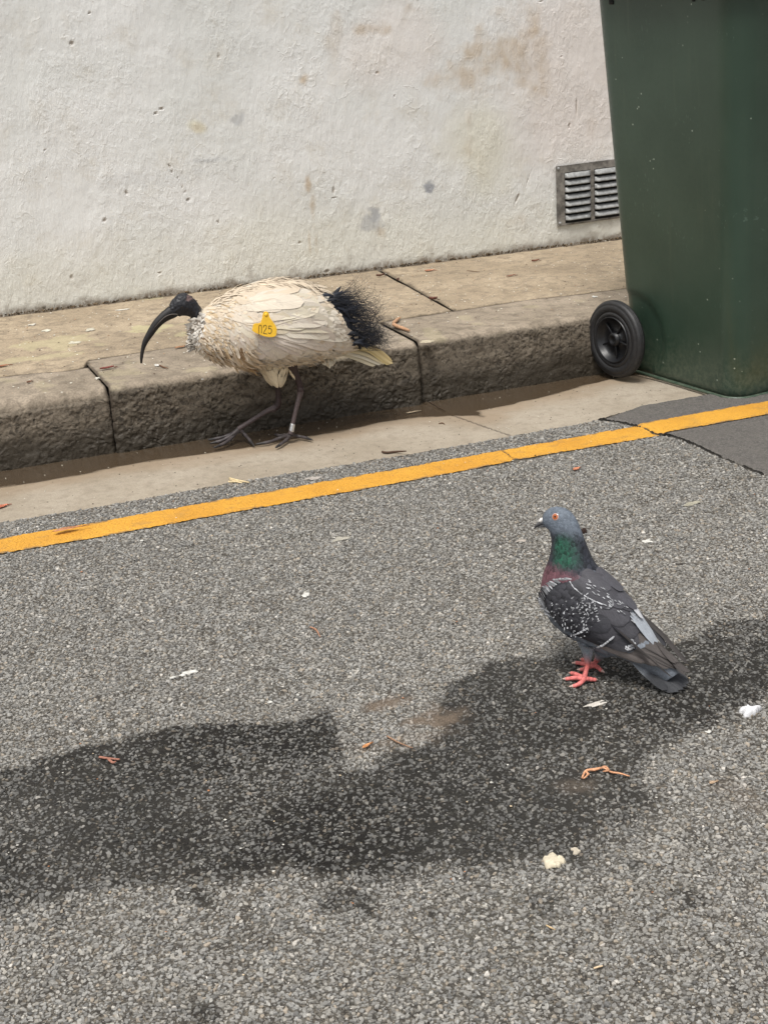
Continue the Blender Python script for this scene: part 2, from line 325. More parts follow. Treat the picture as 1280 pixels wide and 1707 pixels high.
def feather_mat(name, rough=.65, barb=.25, spec=.25, metal=0., transl=.0, rachis=1.15):
    s = M(name); c = s.n('Attribute', None, attribute_name='Col').outputs['Color']; uv = s.attr('fuv', True)
    sp = s.n('SeparateXYZ', {0: uv}); u, v = sp.outputs[0], sp.outputs[1]
    au = s.math('ABSOLUTE', u)
    ph = s.math('SUBTRACT', s.math('MULTIPLY', v, 1.), s.math('MULTIPLY', au, .35))
    cb = s.n('CombineXYZ', {0: s.math('MULTIPLY', ph, 90.), 1: s.math('MULTIPLY', u, 2.), 2: 0.})
    ob = s.n('VectorMath', {0: cb.outputs[0], 1: s.n('VectorMath', {0: s.obj(), 'Scale': 25.}, operation='SCALE').outputs[0]}, operation='ADD').outputs[0]
    b = s.noise(1., 3, .6, vec=ob)
    m = s.mix(s.ss(b, .3, .7), (1-barb,)*3, (1+barb*.6,)*3); c2 = s.mix(1., c, m, 'MULTIPLY')
    c2 = s.mix(s.ss(au, .05, .02, 0, .5), c2, s.mix(1., c2, (rachis,)*3, 'MULTIPLY'))
    s.set(Base_Color=c2, Roughness=rough, Specular_IOR_Level=spec, Metallic=metal)
    if transl: s.set(Subsurface_Weight=0.)
    s.bump(b, .35, .0006); return s.m

MAT = dict(asphalt=asphalt_mat(), patch=patch_mat(), paint=paint_mat(), concrete=concrete_mat(), plaster=plaster_mat(),
    kerb=stone_mat('sandstone_kerb', (.375, .312, .24), (.28, .232, .175), (.15, .123, .092), spots=.5),
    slab=stone_mat('paving_slab', (.44, .355, .25), (.345, .275, .19), (.20, .16, .115), spots=.9))

# ================================================================== SETTING
ASPH_Y = [(-50, 2.985), (0.25, 2.985), (.549, 2.979), (.8, 2.984), (1.21, 2.968), (1.5, 2.975), (1.70, 2.978), (1.76, 2.992), (1.83, 3.012), (2.07, 3.004), (60, 3.0)]
def yedge(x): return np.interp(x, [a for a, b in ASPH_Y], [b for a, b in ASPH_Y])
def axis(parts):                                # graded coordinates: (start, stop, step)...
    r = []
    for a, b, st in parts:
        n = max(1, int(round((b-a)/st))); r += list(np.linspace(a, b, n, endpoint=False))
    r.append(parts[-1][1]); return np.array(r)
# --- road: one sheet out to far beyond the frame, finely meshed where the camera looks
xs = axis([(-60, -6, 6), (-6, -.6, .6), (-.6, -.1, .05), (-.1, 2.45, .0042), (2.45, 3.5, .07), (3.5, 9, .8), (9, 60, 6)])
ts = axis([(0, 1.05, .0042), (1.05, 2.08, .0040), (2.08, 2.6, .02), (2.6, 9, .6), (9, 60, 6)])
X, T = np.meshgrid(xs, ts); rag = fbm(X*18, X*0+3.3, 3, 3)*.0045
Y = yedge(X)+rag*np.exp(-T*20)-T
wetpoly = G([(-420, 1460), (-250, 1370), (-60, 1300), (60, 1262), (150, 1243), (240, 1225), (300, 1212), (380, 1207), (460, 1200), (550, 1188), (562, 1215), (568, 1262), (600, 1282), (640, 1262), (700, 1240), (752, 1222), (748, 1180), (735, 1150), (790, 1128), (850, 1106), (920, 1098), (990, 1095), (1040, 1082), (1100, 1072), (1150, 1062), (1200, 1045), (1240, 1035), (1340, 1008), (1480, 975), (1600, 985), (1560, 1040), (1430, 1090), (1340, 1120),
    (1280, 1165), (1230, 1200), (1160, 1225), (1110, 1262), (1080, 1300), (1110, 1340), (1050, 1395), (985, 1470), (930, 1452), (860, 1462), (800, 1480), (740, 1470), (690, 1482), (600, 1492), (540, 1475), (470, 1462), (400, 1478), (330, 1492), (240, 1486), (150, 1494), (60, 1510), (-60, 1548), (-230, 1570), (-400, 1530)])
WETX = [(*at(px, py)[:2], r) for px, py, r in ((560, 1500, .035), (600, 1508, .03), (330, 1490, .03), (900, 1500, .03), (120, 1510, .02), (1060, 1440, .02), (330, 1690, .03), (90, 1545, .02), (740, 1520, .015), (1150, 1500, .02))]
DIRTX = [(*at(px, py)[:2], rx, ry, a) for px, py, rx, ry, a in ((640, 1175, .05, .025, 1), (725, 1198, .055, .04, 1), (655, 1235, .04, .015, .6), (610, 1246, .02, .012, .5), (1240, 1330, .03, .1, .3), (960, 1310, .04, .02, .35), (700, 1230, .07, .03, .35))]
def road_masks(X, Y):
    sd_ = poly_sd(X, Y, wetpoly); w = sd_+fbm(X*9, Y*9, 5, 11)*.035+fbm(X*60, Y*60, 3, 12)*.012; near = sstep(1.75, 1.35, Y)
    w = sstep(-.010, .008+.06*near, w)
    for x, y, r in WETX: w = np.maximum(w, .7*sstep(r, r*.2, np.hypot(X-x, (Y-y)*.8)+fbm(X*50, Y*50, 3, 31)*.02))
    w = w*(.8+.2*sstep(-.35, .2, fbm(X*7, Y*7, 4, 44))); dr = np.zeros_like(X)
    for x, y, rx, ry, a in DIRTX: dr = np.maximum(dr, a*sstep(1.1, .2, np.hypot((X-x)/rx, (Y-y)/ry)+fbm(X*45, Y*45, 4, 21)*.7))
    return w, dr
wet, dirt = road_masks(X, Y)
crackpts = G([(998, 701), (1030, 705), (1054, 711), (1072, 715), (1090, 726), (1120, 729), (1152, 741), (1197, 762), (1280, 795), (1360, 830)])
cd_ = line_d(X, Y, crackpts)+fbm(X*60, Y*60, 3, 8)*.003
crk = sstep(.0035, .001, cd_+.003*(fbm(X*12, Y*12, 3, 18)+.3))
edge_c = (.15+.6*sstep(1.1, 1.5, X))*sstep(.005, .001, T+fbm(X*8, X*0, 3, 82)*.003)
crk = np.maximum(crk, edge_c*(X < 1.85))
tiny = sstep(.05, .0, T)*(.3+.7*sstep(-.2, .3, fbm(X*30, Y*30, 3, 81)))
Z = np.zeros_like(X)+.003*fbm(X*2.5, Y*2.5, 2, 5)*(np.abs(X-1) < 3)
Z[0] -= .012
_px, _py, _pz = proj(np.stack([X, Y, X*0], -1)); BARE = 1-((_px > -460) & (_px < 1740) & (_py < 2080) & (_pz > 0) & (X > -.30) & (X < 2.75))*1.
road = grid('road', np.stack([X, Y, Z], -1), MAT['asphalt'], dict(wet=wet, dirt=np.maximum(dirt, tiny*.25), crack=crk, bare=BARE)); tag(road, kind='structure')
def roadz(x, y): return .003*fbm(np.asarray(x)*2.5, np.asarray(y)*2.5, 2, 5)
def chips():                                    # the stones of the road surface, each a small faceted flake set in the bitumen
    Vs = []; Fs = []; Cs = []; Ws = []; base = 0
    for sp_, rmin, rmax, keep_, seed in ((.0052, .0024, .0039, 1., 1), (.0040, .0012, .0023, .8, 2)):
        gx, gy = np.meshgrid(np.arange(-.30, 2.75, sp_), np.arange(.88, 3.0, sp_)); x = (gx+rng.uniform(-.55, .55, gx.shape)*sp_).ravel(); y = (gy+rng.uniform(-.55, .55, gx.shape)*sp_).ravel()
        px, py, _ = proj(np.stack([x, y, x*0], -1)); m = (px > -460) & (px < 1740) & (py < 2080) & (y < yedge(x)-.003) & ((y < 2.794) | (y > 2.886)) & (poly_sd(x, y, PP) < .001)
        m &= line_d(x, y, crackpts) > .0025
        x, y = x[m], y[m]; w, dr = road_masks(x, y); cl = fbm(x*30, y*30, 3, 90+seed); keep = rng.random(len(x)) < keep_*(1-.34*w*(seed == 1)-.74*w*(seed == 2)-.75*dr+.22*cl)*(1-.2*sstep(.1, .5, fbm(x*9, y*9, 3, 95)))
        x, y, w, dr = x[keep], y[keep], w[keep], dr[keep]; n = len(x); k = 6
        r = rng.uniform(rmin, rmax, n)*(1+.15*rng.normal(0, 1, n)); ang = rng.uniform(0, 6.283, n); asp = rng.uniform(.45, .95, n)
        th = np.linspace(0, 2*math.pi, k, endpoint=False)[None]+rng.uniform(-.35, .35, (n, k)); rr = rng.uniform(.66, 1.18, (n, k))
        lx, ly = np.cos(th)*rr*r[:, None], np.sin(th)*rr*(r*asp)[:, None]; ca, sa = np.cos(ang)[:, None], np.sin(ang)[:, None]; X_, Y_ = lx*ca-ly*sa, lx*sa+ly*ca
        tx, ty = rng.normal(0, .2, (n, 1)), rng.normal(0, .2, (n, 1)); z0 = roadz(x, y)[:, None]+(.0004 if seed == 1 else -.0002)+rng.normal(0, .00055, (n, 1))+.0006*cl[keep][:, None]
        ht = (r*rng.uniform(.22, .5, n))[:, None]
        top = np.stack([x[:, None]+X_*.86, y[:, None]+Y_*.86, z0+ht+tx*X_+ty*Y_], -1); mid_ = np.stack([x[:, None]+X_, y[:, None]+Y_, z0+ht*.6+(tx*X_+ty*Y_)], -1); bot = np.stack([x[:, None]+X_*.95, y[:, None]+Y_*.95, z0-.0022+tx*0*X_], -1)
        cen = np.stack([x[:, None], y[:, None], z0+ht*rng.uniform(.95, 1.25, (n, 1))], -1)
        V = np.concatenate([top, mid_, bot, cen], 1); nv = 3*k+1; i = np.arange(k); j = (i+1) % k
        q = np.concatenate([np.stack([k+i, k+j, j, i], -1), np.stack([2*k+i, 2*k+j, k+j, k+i], -1)]); t_ = np.stack([i, j, np.full(k, 3*k)], -1)
        off = (np.arange(n)*nv+base)[:, None, None]; Fs.append(((q[None]+off).reshape(-1, 4), (t_[None]+off).reshape(-1, 3))); base += n*nv
        pal = np.array([(.15, .145, .135), (.205, .20, .185), (.25, .243, .225), (.30, .29, .265), (.345, .325, .285), (.28, .235, .18), (.50, .47, .42), (.09, .088, .084)]); c = pal[rng.choice(8, n, p=[.14, .22, .24, .17, .10, .06, .02, .05])]*rng.uniform(.74, 1.24, (n, 1))
        c = 1.12*(.8*c+.2*np.array((.225, .222, .21))); c = c*np.array((.985, .995, 1.02)); c = c*(1-.56*w[:, None])*(1-dr[:, None]*.5)+np.array((.24, .17, .12))*dr[:, None]*.5
        Vs.append(V.reshape(-1, 3)); Cs.append(np.repeat(c, nv, 0)); Ws.append(np.repeat(w, nv))
    V = np.concatenate(Vs).astype(np.float32); Q = np.concatenate([f[0] for f in Fs]); T_ = np.concatenate([f[1] for f in Fs])
    me = bpy.data.meshes.new('road_aggregate'); me.vertices.add(len(V)); me.vertices.foreach_set('co', V.ravel())
    li = np.concatenate([Q.ravel(), T_.ravel()]).astype(np.int32); me.loops.add(len(li)); me.loops.foreach_set('vertex_index', li)
    ls = np.concatenate([np.arange(len(Q))*4, len(Q)*4+np.arange(len(T_))*3]).astype(np.int32); lt = np.concatenate([np.full(len(Q), 4), np.full(len(T_), 3)]).astype(np.int32)
    me.polygons.add(len(ls)); me.polygons.foreach_set('loop_start', ls); me.polygons.foreach_set('loop_total', lt); me.update(calc_edges=True); me.polygons.foreach_set('use_smooth', np.zeros(len(ls), bool))
    ca_ = me.color_attributes.new('Col', 'FLOAT_COLOR', 'POINT'); cc = np.ones((len(V), 4), np.float32); cc[:, :3] = np.concatenate(Cs); ca_.data.foreach_set('color', cc.ravel())
    wa = me.attributes.new('wet', 'FLOAT', 'POINT'); wa.data.foreach_set('value', np.concatenate(Ws).astype(np.float32))
    m = M('stone_chips'); c = m.n('Attribute', None, attribute_name='Col').outputs['Color']; nz = m.noise(420, 3, .65); n2 = m.noise(40, 4, .6); wt = m.attr('wet')
    c = m.mix(1., c, m.mix(m.ss(nz, .32, .68), (.72, .70, .67), (1.12, 1.12, 1.12)), 'MULTIPLY'); dusty = m.math('MULTIPLY', m.ss(n2, .40, .65, 0, .35), m.math('SUBTRACT', 1., wt)); c = m.mix(dusty, c, (.21, .19, .16))
    m.set(Base_Color=c, Roughness=m.ss(wt, 0, 1, .9, .6), Specular_IOR_Level=m.ss(wt, 0, 1, .2, .3)); m.bump(nz, .4, .0005); me.materials.append(m.m)
    o = bpy.data.objects.new('road_aggregate', me); COL.objects.link(o); tag(o, kind='stuff', label='grey stone chips bound in the asphalt')
# --- fine asphalt patch at the gutter end, its left edge is the crack
PP = np.array([tuple(p) for p in crackpts]+[(3.6, 2.3), (3.6, 3.1)]+[(2.07, 3.03), (1.86, 3.03), (1.80, 3.008), (1.74, 2.985)])
chips()
xs2 = axis([(1.66, 2.5, .003), (2.5, 3.6, .05)]); ys2 = axis([(2.28, 3.05, .003)]); X2, Y2 = np.meshgrid(xs2, ys2)
s2 = poly_sd(X2, Y2, PP)+fbm(X2*50, Y2*50, 4, 9)*.0045-.003
Z2 = roadz(X2, Y2)+.0060*sstep(-.001, .016, s2)-.001
patch = grid('asphalt_patch', np.stack([X2, Y2, Z2], -1), MAT['patch'], dict(crack=sstep(.003, .0, s2)*.4), keep=s2 > -.003); tag(patch, kind='structure')
# --- yellow edge line
xs3 = axis([(-6, -.1, .05), (-.1, 2.5, .003), (2.5, 6, .05)]); ts3 = np.linspace(0, 1, 32); X3, T3 = np.meshgrid(xs3, ts3)
up = 2.883+fbm(X3*30, X3*0, 4, 51)*.003-.0*X3; lo = 2.797+.008*sstep(1.2, 1.45, X3)-.012*sstep(1.45, 1.8, X3)+fbm(X3*30, X3*0+7, 4, 52)*.0035
lo = np.where((X3 > 1.40) & (X3 < 1.415), lo+.006, lo)
Y3 = lo+(up-lo)*T3
onp = poly_sd(X3, Y3, PP); Z3 = roadz(X3, Y3)+.0026+.0052*sstep(-.004, .012, onp)
ck = sstep(.003, .0008, line_d(X3, Y3, crackpts)+fbm(X3*60, Y3*60, 3, 8)*.003)
ck = np.maximum(ck, .55*sstep(.003, .001, line_d(X3, Y3, G([(836, 752), (846, 757), (850, 762), (862, 768)]))+fbm(X3*80, Y3*80, 2, 7)*.002))
wear = sstep(.35, .6, fbm(X3*25, Y3*40, 4, 61))*.25+sstep(.14, .0, np.minimum(T3, 1-T3))*sstep(.0, .4, fbm(X3*60, Y3*60, 3, 62))
wear = np.clip(wear, 0, 1)
yl = grid('yellow_line', np.stack([X3, Y3, Z3], -1), MAT['paint'], dict(crack=ck, wear=wear)); tag(yl, kind='structure')
# --- gutter
xs4 = axis([(-60, -2, 4), (-2, 0, .1), (0, 2.6, .004), (2.6, 5, .1), (5, 60, 5)]); ys4 = axis([(2.9, 3.46, .004)]); X4, Y4 = np.meshgrid(xs4, ys4)
wpoly = np.concatenate([np.array([(-9, 3.16)]), G([(0, 809), (66, 799), (131, 788), (230, 768), (328, 755), (420, 742), (580, 713), (639, 700), (700, 692), (760, 690), (806, 692), (800, 682), (892, 662), (951, 645), (1002, 631), (1060, 622)]), np.array([(6, 3.36), (6, 3.6), (-9, 3.6)])])
w4 = sstep(-.006, .01, poly_sd(X4, Y4, wpoly)+fbm(X4*20, Y4*40, 4, 71)*.010)
d4 = sstep(.004, .001, line_d(X4, Y4, G([(700, 663), (730, 676), (756, 690), (800, 706), (850, 723)]))+fbm(X4*70, Y4*70, 2, 72)*.0016)*.8
d4 = np.maximum(d4, sstep(.010, .0, Y4-yedge(X4)+fbm(X4*50, Y4*50, 3, 73)*.006)*.8)
d4 = np.maximum(d4, .8*sstep(.018, .004, 3.385-Y4+fbm(X4*40, Y4*40, 3, 74)*.006))
br = .55*sstep(.10, .0, np.abs(poly_sd(X4, Y4, wpoly)+.01)+fbm(X4*12, Y4*20, 4, 75)*.04)
Z4 = -.004-.006*sstep(3.15, 3.4, Y4)
gut = grid('gutter', np.stack([X4, Y4, Z4], -1), MAT['concrete'], dict(wet=w4, dirt=d4, brown=br)); tag(gut, kind='structure')
# --- kerb stones (structure: part of the pavement)
HK = .150
def kerb_stone(x0, x1, yf, yb, r, amp, seed, gap=.001, facepat=1., res=.0035, back=None, dark=0., endr=.008):
    # profile: front face up, rounded nose, top back
    prof = [(yf, -.03)]; zt = HK
    for z in np.arange(0, zt-r, res): prof.append((yf+.012*(z/zt)**1.3, z))
    for a in np.linspace(0, math.pi/2, max(6, int(r*1.57/res))): prof.append((yf+.012+r-r*math.cos(a), zt-r+r*math.sin(a)))
    for y in np.arange(yf+.012+r+res, yb, res): prof.append((y, zt+.004*(y-yf)))
    prof.append((yb, zt)); prof.append((yb+.001, zt-.06)); prof = np.array(prof)
    nx = max(40, int((min(x1, 2.6)-max(x0, -.1))/res))
    xx = np.linspace(max(x0, -.1), min(x1, 2.6) if x0 < 2.6 else x1, nx)
    if x0 < -.1: xx = np.concatenate([np.linspace(x0, -.15, 12), xx])
    if x1 > 2.6 and x0 < 2.6: xx = np.concatenate([xx, np.linspace(2.65, x1, 12)])
    U, _ = np.meshgrid(xx, prof[:, 0]); PY = np.repeat(prof[:, :1], len(xx), 1); PZ = np.repeat(prof[:, 1:], len(xx), 1)
    arc = np.concatenate([[0], np.cumsum(np.hypot(np.diff(prof[:, 0]), np.diff(prof[:, 1])))]); A = np.repeat(arc[:, None], len(xx), 1)
    tng = nrm(np.gradient(prof, axis=0)); N = np.stack([-tng[:, 1], tng[:, 0]], 1); NY = np.repeat(N[:, :1], len(xx), 1); NZ = np.repeat(N[:, 1:], len(xx), 1)
    isf = sstep(zt-.35*r, zt-1.3*r, PZ+fbm(U*14, A*14, 3, seed)*.005)*(PY < yf+.06)
    d = fbm(U*7, A*9, 3, seed+1)*.004*(.35+isf)+amp*isf*fbm(U*42, A*55, 4, seed+2)
    e = np.minimum(U-x0, x1-U); rnd = np.where(e < endr, endr-np.sqrt(np.maximum(endr**2-(endr-e)**2, 0)), 0)*.6
    tot = d-rnd-.0
    PY = PY+NY*tot; PZ = PZ+NZ*tot
    if back is not None:
        bk = np.interp(U, back[0], back[1]); fr = np.clip((PY-yf-.08)/(yb-yf-.08), 0, 1); PY = PY+fr*(bk-yb)
    wt_ = isf*sstep(.095, .025, PZ+fbm(U*6, PZ*8, 4, seed+3)*.03)*.85
    wt_ = np.maximum(wt_, isf*dark*sstep(-.3, .5, fbm(U*5, A*6, 4, seed+8)))
    dd = np.maximum(sstep(.010, .001, e+fbm(U*60, A*60, 3, seed+4)*.004), sstep(.010, .0, (PY*0+np.interp(U, back[0], back[1]) if back is not None else yb)-PY+fbm(U*60, A*50, 3, seed+5)*.005)*(PZ > zt*.8))
    li = .22*sstep(.3, .5, fbm(U*14, A*14, 4, seed+6))*(1-isf)
    xm = (x0+x1)/2
    f = grid_faces(*U.shape)
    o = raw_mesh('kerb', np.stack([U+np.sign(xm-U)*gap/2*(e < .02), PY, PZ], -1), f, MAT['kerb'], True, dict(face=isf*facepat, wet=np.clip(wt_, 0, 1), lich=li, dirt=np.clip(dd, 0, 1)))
    tag(o, kind='structure'); return o
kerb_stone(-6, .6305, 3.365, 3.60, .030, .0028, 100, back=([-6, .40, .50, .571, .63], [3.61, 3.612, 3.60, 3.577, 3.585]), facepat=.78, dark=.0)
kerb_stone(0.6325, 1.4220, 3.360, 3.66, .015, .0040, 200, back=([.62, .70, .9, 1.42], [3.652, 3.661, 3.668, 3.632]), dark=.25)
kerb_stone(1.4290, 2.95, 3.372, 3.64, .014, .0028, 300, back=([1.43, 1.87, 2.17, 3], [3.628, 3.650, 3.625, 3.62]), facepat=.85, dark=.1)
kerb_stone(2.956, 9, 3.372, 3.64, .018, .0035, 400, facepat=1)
# earth under the joints
raw_mesh('soil', [(-9, 3.39, .06), (12, 3.39, .06), (12, 4.3, .115), (-9, 4.3, .115)], [(0, 1, 2, 3)], plain('dark_soil', (.03, .023, .016), .95)); tag(bpy.data.objects['soil'], kind='structure')
# --- footpath slabs
def slab(x0, x1f, x0b, x1b, yb, seed, front, lichen=(), pale=0.):
    xs_ = axis([(x0, x1f, .005)]) if x1f-x0 < 3 else (axis([(x0, 0, .2), (0, x1f, .005)]) if x0 < 0 else (axis([(x0, 2.6, .005), (2.6, x1f, .2)]) if x0 < 2.6 else np.linspace(x0, x1f, 40)))
    ty = np.linspace(0, 1, 135); U, Tt = np.meshgrid(xs_, ty); yf = np.interp(U, front[0], front[1])
    s = (U-x0)/(x1f-x0); XX = (x0+(x0b-x0)*Tt)*(1-s)+(x1f+(x1b-x1f)*Tt)*s; YY = yf+(yb-yf)*Tt
    YY = YY+fbm(XX*25, XX*0+seed, 3, seed)*.004*(1-Tt)
    e = np.minimum.reduce([XX-(x0+(x0b-x0)*Tt), (x1f+(x1b-x1f)*Tt)-XX, YY-yf+.002])
    ZZ = HK+.0015+fbm(XX*6, YY*8, 3, seed+1)*.0022-.006*sstep(.012, 0, e)+(YY-3.6)*.01
    dd = sstep(.009, .0, e+fbm(XX*50, YY*50, 3, seed+2)*.005)
    dd = np.maximum(dd, .9*sstep(.022, .004, 4.283-YY+fbm(XX*30, YY*30, 4, seed+3)*.012))
    li = np.zeros_like(XX)
    for px, py, rx, ry, a in lichen:
        c = at(px, py, HK); li = np.maximum(li, a*sstep(1.05, .8, np.hypot((XX-c[0])/rx, (YY-c[1])/ry)+fbm(XX*30, YY*30, 4, seed+4)*.9))
    ce = sstep(.045, .05, 4.283-YY)
    grime = .35*sstep(.0, .5, fbm(XX*4, YY*5, 4, seed+6)); dd = np.clip(np.maximum(dd, grime*.6), 0, 1)
    E = np.stack([XX, YY, ZZ], -1)
    lo_ = E[:1].copy(); lo_[..., 2] -= .05; E = np.concatenate([lo_, E]); pad = lambda a: np.concatenate([a[:1], a])
    o = grid('footpath', E, MAT['slab'], dict(face=pad(np.zeros_like(XX)), wet=pad(np.zeros_like(XX)), lich=pad(li), dirt=pad(dd))); tag(o, kind='structure')
fl = ([-6, .40, .50, .571, .62, .645, .70, .9, 1.42, 1.87, 2.17, 3, 9], [3.62, 3.620, 3.606, 3.583, 3.60, 3.658, 3.668, 3.676, 3.640, 3.658, 3.632, 3.627, 3.645])
slab(-6, 1.650, -6, 1.685, 4.30, 500, fl, lichen=((262, 548, .07, .05, .75), (240, 500, .06, .05, .55), (290, 520, .04, .03, .7), (100, 575, .1, .07, .45), (300, 560, .03, .03, .6), (50, 600, .12, .03, .4)))
slab(1.656, 3.2, 1.691, 3.25, 4.30, 520, fl)
slab(3.206, 9, 3.256, 9, 4.30, 540, fl)
# --- wall
WY = 4.283
xs5 = axis([(-8, 0, .4), (0, .4, .02), (.4, 3.2, .0038), (3.2, 4, .05), (4, 10, .5)]); zs5 = axis([(.08, 1.06, .0038), (1.06, 1.3, .03), (1.3, 3.2, .2)]); X5, Z5 = np.meshgrid(xs5, zs5)
def wpt(px, py): p = aty(px, py, WY); return p[0], p[2]
def blob(px, py, rx, rz, seed, rag=.7, fr=30, rot=0., a=1., soft=.35):
    c = wpt(px, py); dx = X5-c[0]; dz = Z5-c[1]; cr_, sr_ = math.cos(rot), math.sin(rot); u = dx*cr_+dz*sr_; v = -dx*sr_+dz*cr_
    return a*sstep(1.05, soft, np.hypot(u/rx, v/rz)+fbm(X5*fr, Z5*fr, 4, seed)*rag)
stain = np.zeros_like(X5)
for i, b in enumerate([(830, 90, .13, .10, .55), (790, 125, .09, .09, .5), (880, 60, .05, .10, .5), (735, 130, .06, .03, .4), (625, 48, .06, .015, .5), (650, 45, .014, .012, .95), (505, 135, .022, .02, .75), (630, 121, .008, .006, 1.),
        (890, 150, .03, .02, .5), (900, 105, .04, .09, .35), (690, 15, .03, .03, .5), (515, 310, .010, .035, .8), (522, 350, .010, .05, .75), (527, 395, .008, .05, .7), (516, 405, .004, .04, .6), (633, 388, .02, .02, .55), (330, 212, .03, .02, .3), (870, 365, .05, .03, .3), (780, 200, .02, .14, .22), (985, 215, .02, .03, .25), (560, 60, .03, .1, .2)]):
    stain = np.maximum(stain, blob(b[0], b[1], b[2]*1.15, b[3]*1.15, 600+i, 1.1, 20, 0, b[4]*1.25, -.1))
pitm = np.zeros_like(X5)
for i, b in enumerate([(282, 276, .004, .010, .5), (287, 287, .005, .012, .5), (297, 296, .003, .013, .4), (304, 310, .005, .012, .2), (308, 320, .007, .007, .2), (314, 333, .006, .007, 0), (260, 190, .007, .005, 0), (270, 182, .008, .006, 0), (120, 72, .005, .007, 0), (150, 22, .005, .005, 0), (78, 297, .006, .009, .2), (175, 367, .005, .006, 0), (75, 250, .005, .005, 0),
        (211, 321, .006, .010, .3), (365, 92, .003, .010, 0), (556, 318, .005, .014, 0), (558, 330, .012, .003, 0), (628, 121, .007, .006, 0), (862, 330, .004, .030, -.5), (880, 300, .004, .030, -.35), (948, 212, .005, .014, -.2), (935, 95, .009, .004, 0), (960, 180, .002, .03, 0), (500, 405, .006, .006, 0), (545, 452, .012, .005, 0), (335, 482, .003, .010, 0), (75, 515, .008, .006, 0),
        (268, 455, .008, .005, 0), (120, 462, .005, .01, 0), (900, 2, .008, .003, 0), (364, 370, .003, .012, .3), (658, 160, .004, .004, 0), (590, 298, .004, .004, 0), (457, 297, .004, .004, 0)]):
    pitm = np.maximum(pitm, blob(b[0], b[1], b[2]*1.0, b[3]*.85, 700+i, 1.0, 70, b[4], .8, .1))
greym = np.zeros_like(X5)
for i, b in enumerate([(714, 313, .018, .018, .85), (622, 355, .024, .035, .5), (398, 200, .02, .025, .25), (340, 268, .06, .01, .22), (620, 372, .04, .03, .3), (240, 300, .2, .03, .06)]):
    greym = np.maximum(greym, blob(b[0], b[1], b[2], b[3], 800+i, .9, 45, 0, b[4]))
yel = np.maximum(blob(800, 250, .16, .20, 901, .5, 6, 0, .55), blob(330, 212, .038, .024, 902, .4, 20, -.5, .75)); yel = np.maximum(yel, .35*sstep(.45, .2, Z5+fbm(X5*3, Z5*5, 3, 903)*.1))
pink = np.maximum(blob(960, 120, .35, .45, 905, .4, 4, 0, .5), blob(640, 80, .25, .15, 906, .4, 5, 0, .3))
foot = sstep(.030, .004, (Z5-.157)+fbm(X5*25, Z5*25, 4, 910)*.016)*.9
foot = np.maximum(foot, .55*sstep(.12, .0, Z5-.15)*sstep(.25, .55, fbm(X5*22, Z5*22, 5, 911)))
rough = sstep(.6, .2, Z5+fbm(X5*4, Z5*4, 3, 912)*.2)
Y5 = WY+fbm(X5*3, Z5*3, 3, 913)*.004*(X5 > .2)*(X5 < 3.6)
Y5[0] += .0; wallo = grid('wall', np.stack([X5, Y5, Z5], -1)[:, ::-1][:, ::-1], MAT['plaster'], dict(stain=stain, grey=greym, foot=foot, pit=pitm, rough=rough, yel=yel, pink=pink))
wb = MB(); box(wb, np.array([1, WY+.16, 1.62]), 17.9, .28, 3.1, col=(.6, .6, .6)); 
tag(wallo, 'off white rough rendered wall with brown stains behind the footpath', 'wall')
child(wb.build('wall_core', MAT['plaster']), wallo) if False else None
o_ = wb.build('brickwork', plain('render_backing', (.5, .48, .45), .9)); o_.parent = wallo
# grit and moss along the foot of the wall: stuff nobody could count
gb = MB()
for i in range(900):
    x = rng.uniform(.35, 2.75); y = WY-.004-abs(rng.normal(0, .006)); z = .156+.0035; r = rng.uniform(.0012, .0035)
    d = rng.normal(0, 1, (6, 3)); base_ = np.array([(1, 0, 0), (-1, 0, 0), (0, 1, 0), (0, -1, 0), (0, 0, 1), (0, 0, -1.)])*r*(1+.35*d[:, :1])
    gb.add(base_+[x, y, z+rng.uniform(0, .005)], [(0, 2, 4), (2, 1, 4), (1, 3, 4), (3, 0, 4), (2, 0, 5), (1, 2, 5), (3, 1, 5), (0, 3, 5)], np.array((.09, .065, .04))*rng.uniform(.4, 2.2))
GRIT = vcol('grit', .9, .2); tag(gb.build('grit', GRIT), kind='stuff', label='dark grit collected along the foot of the wall')

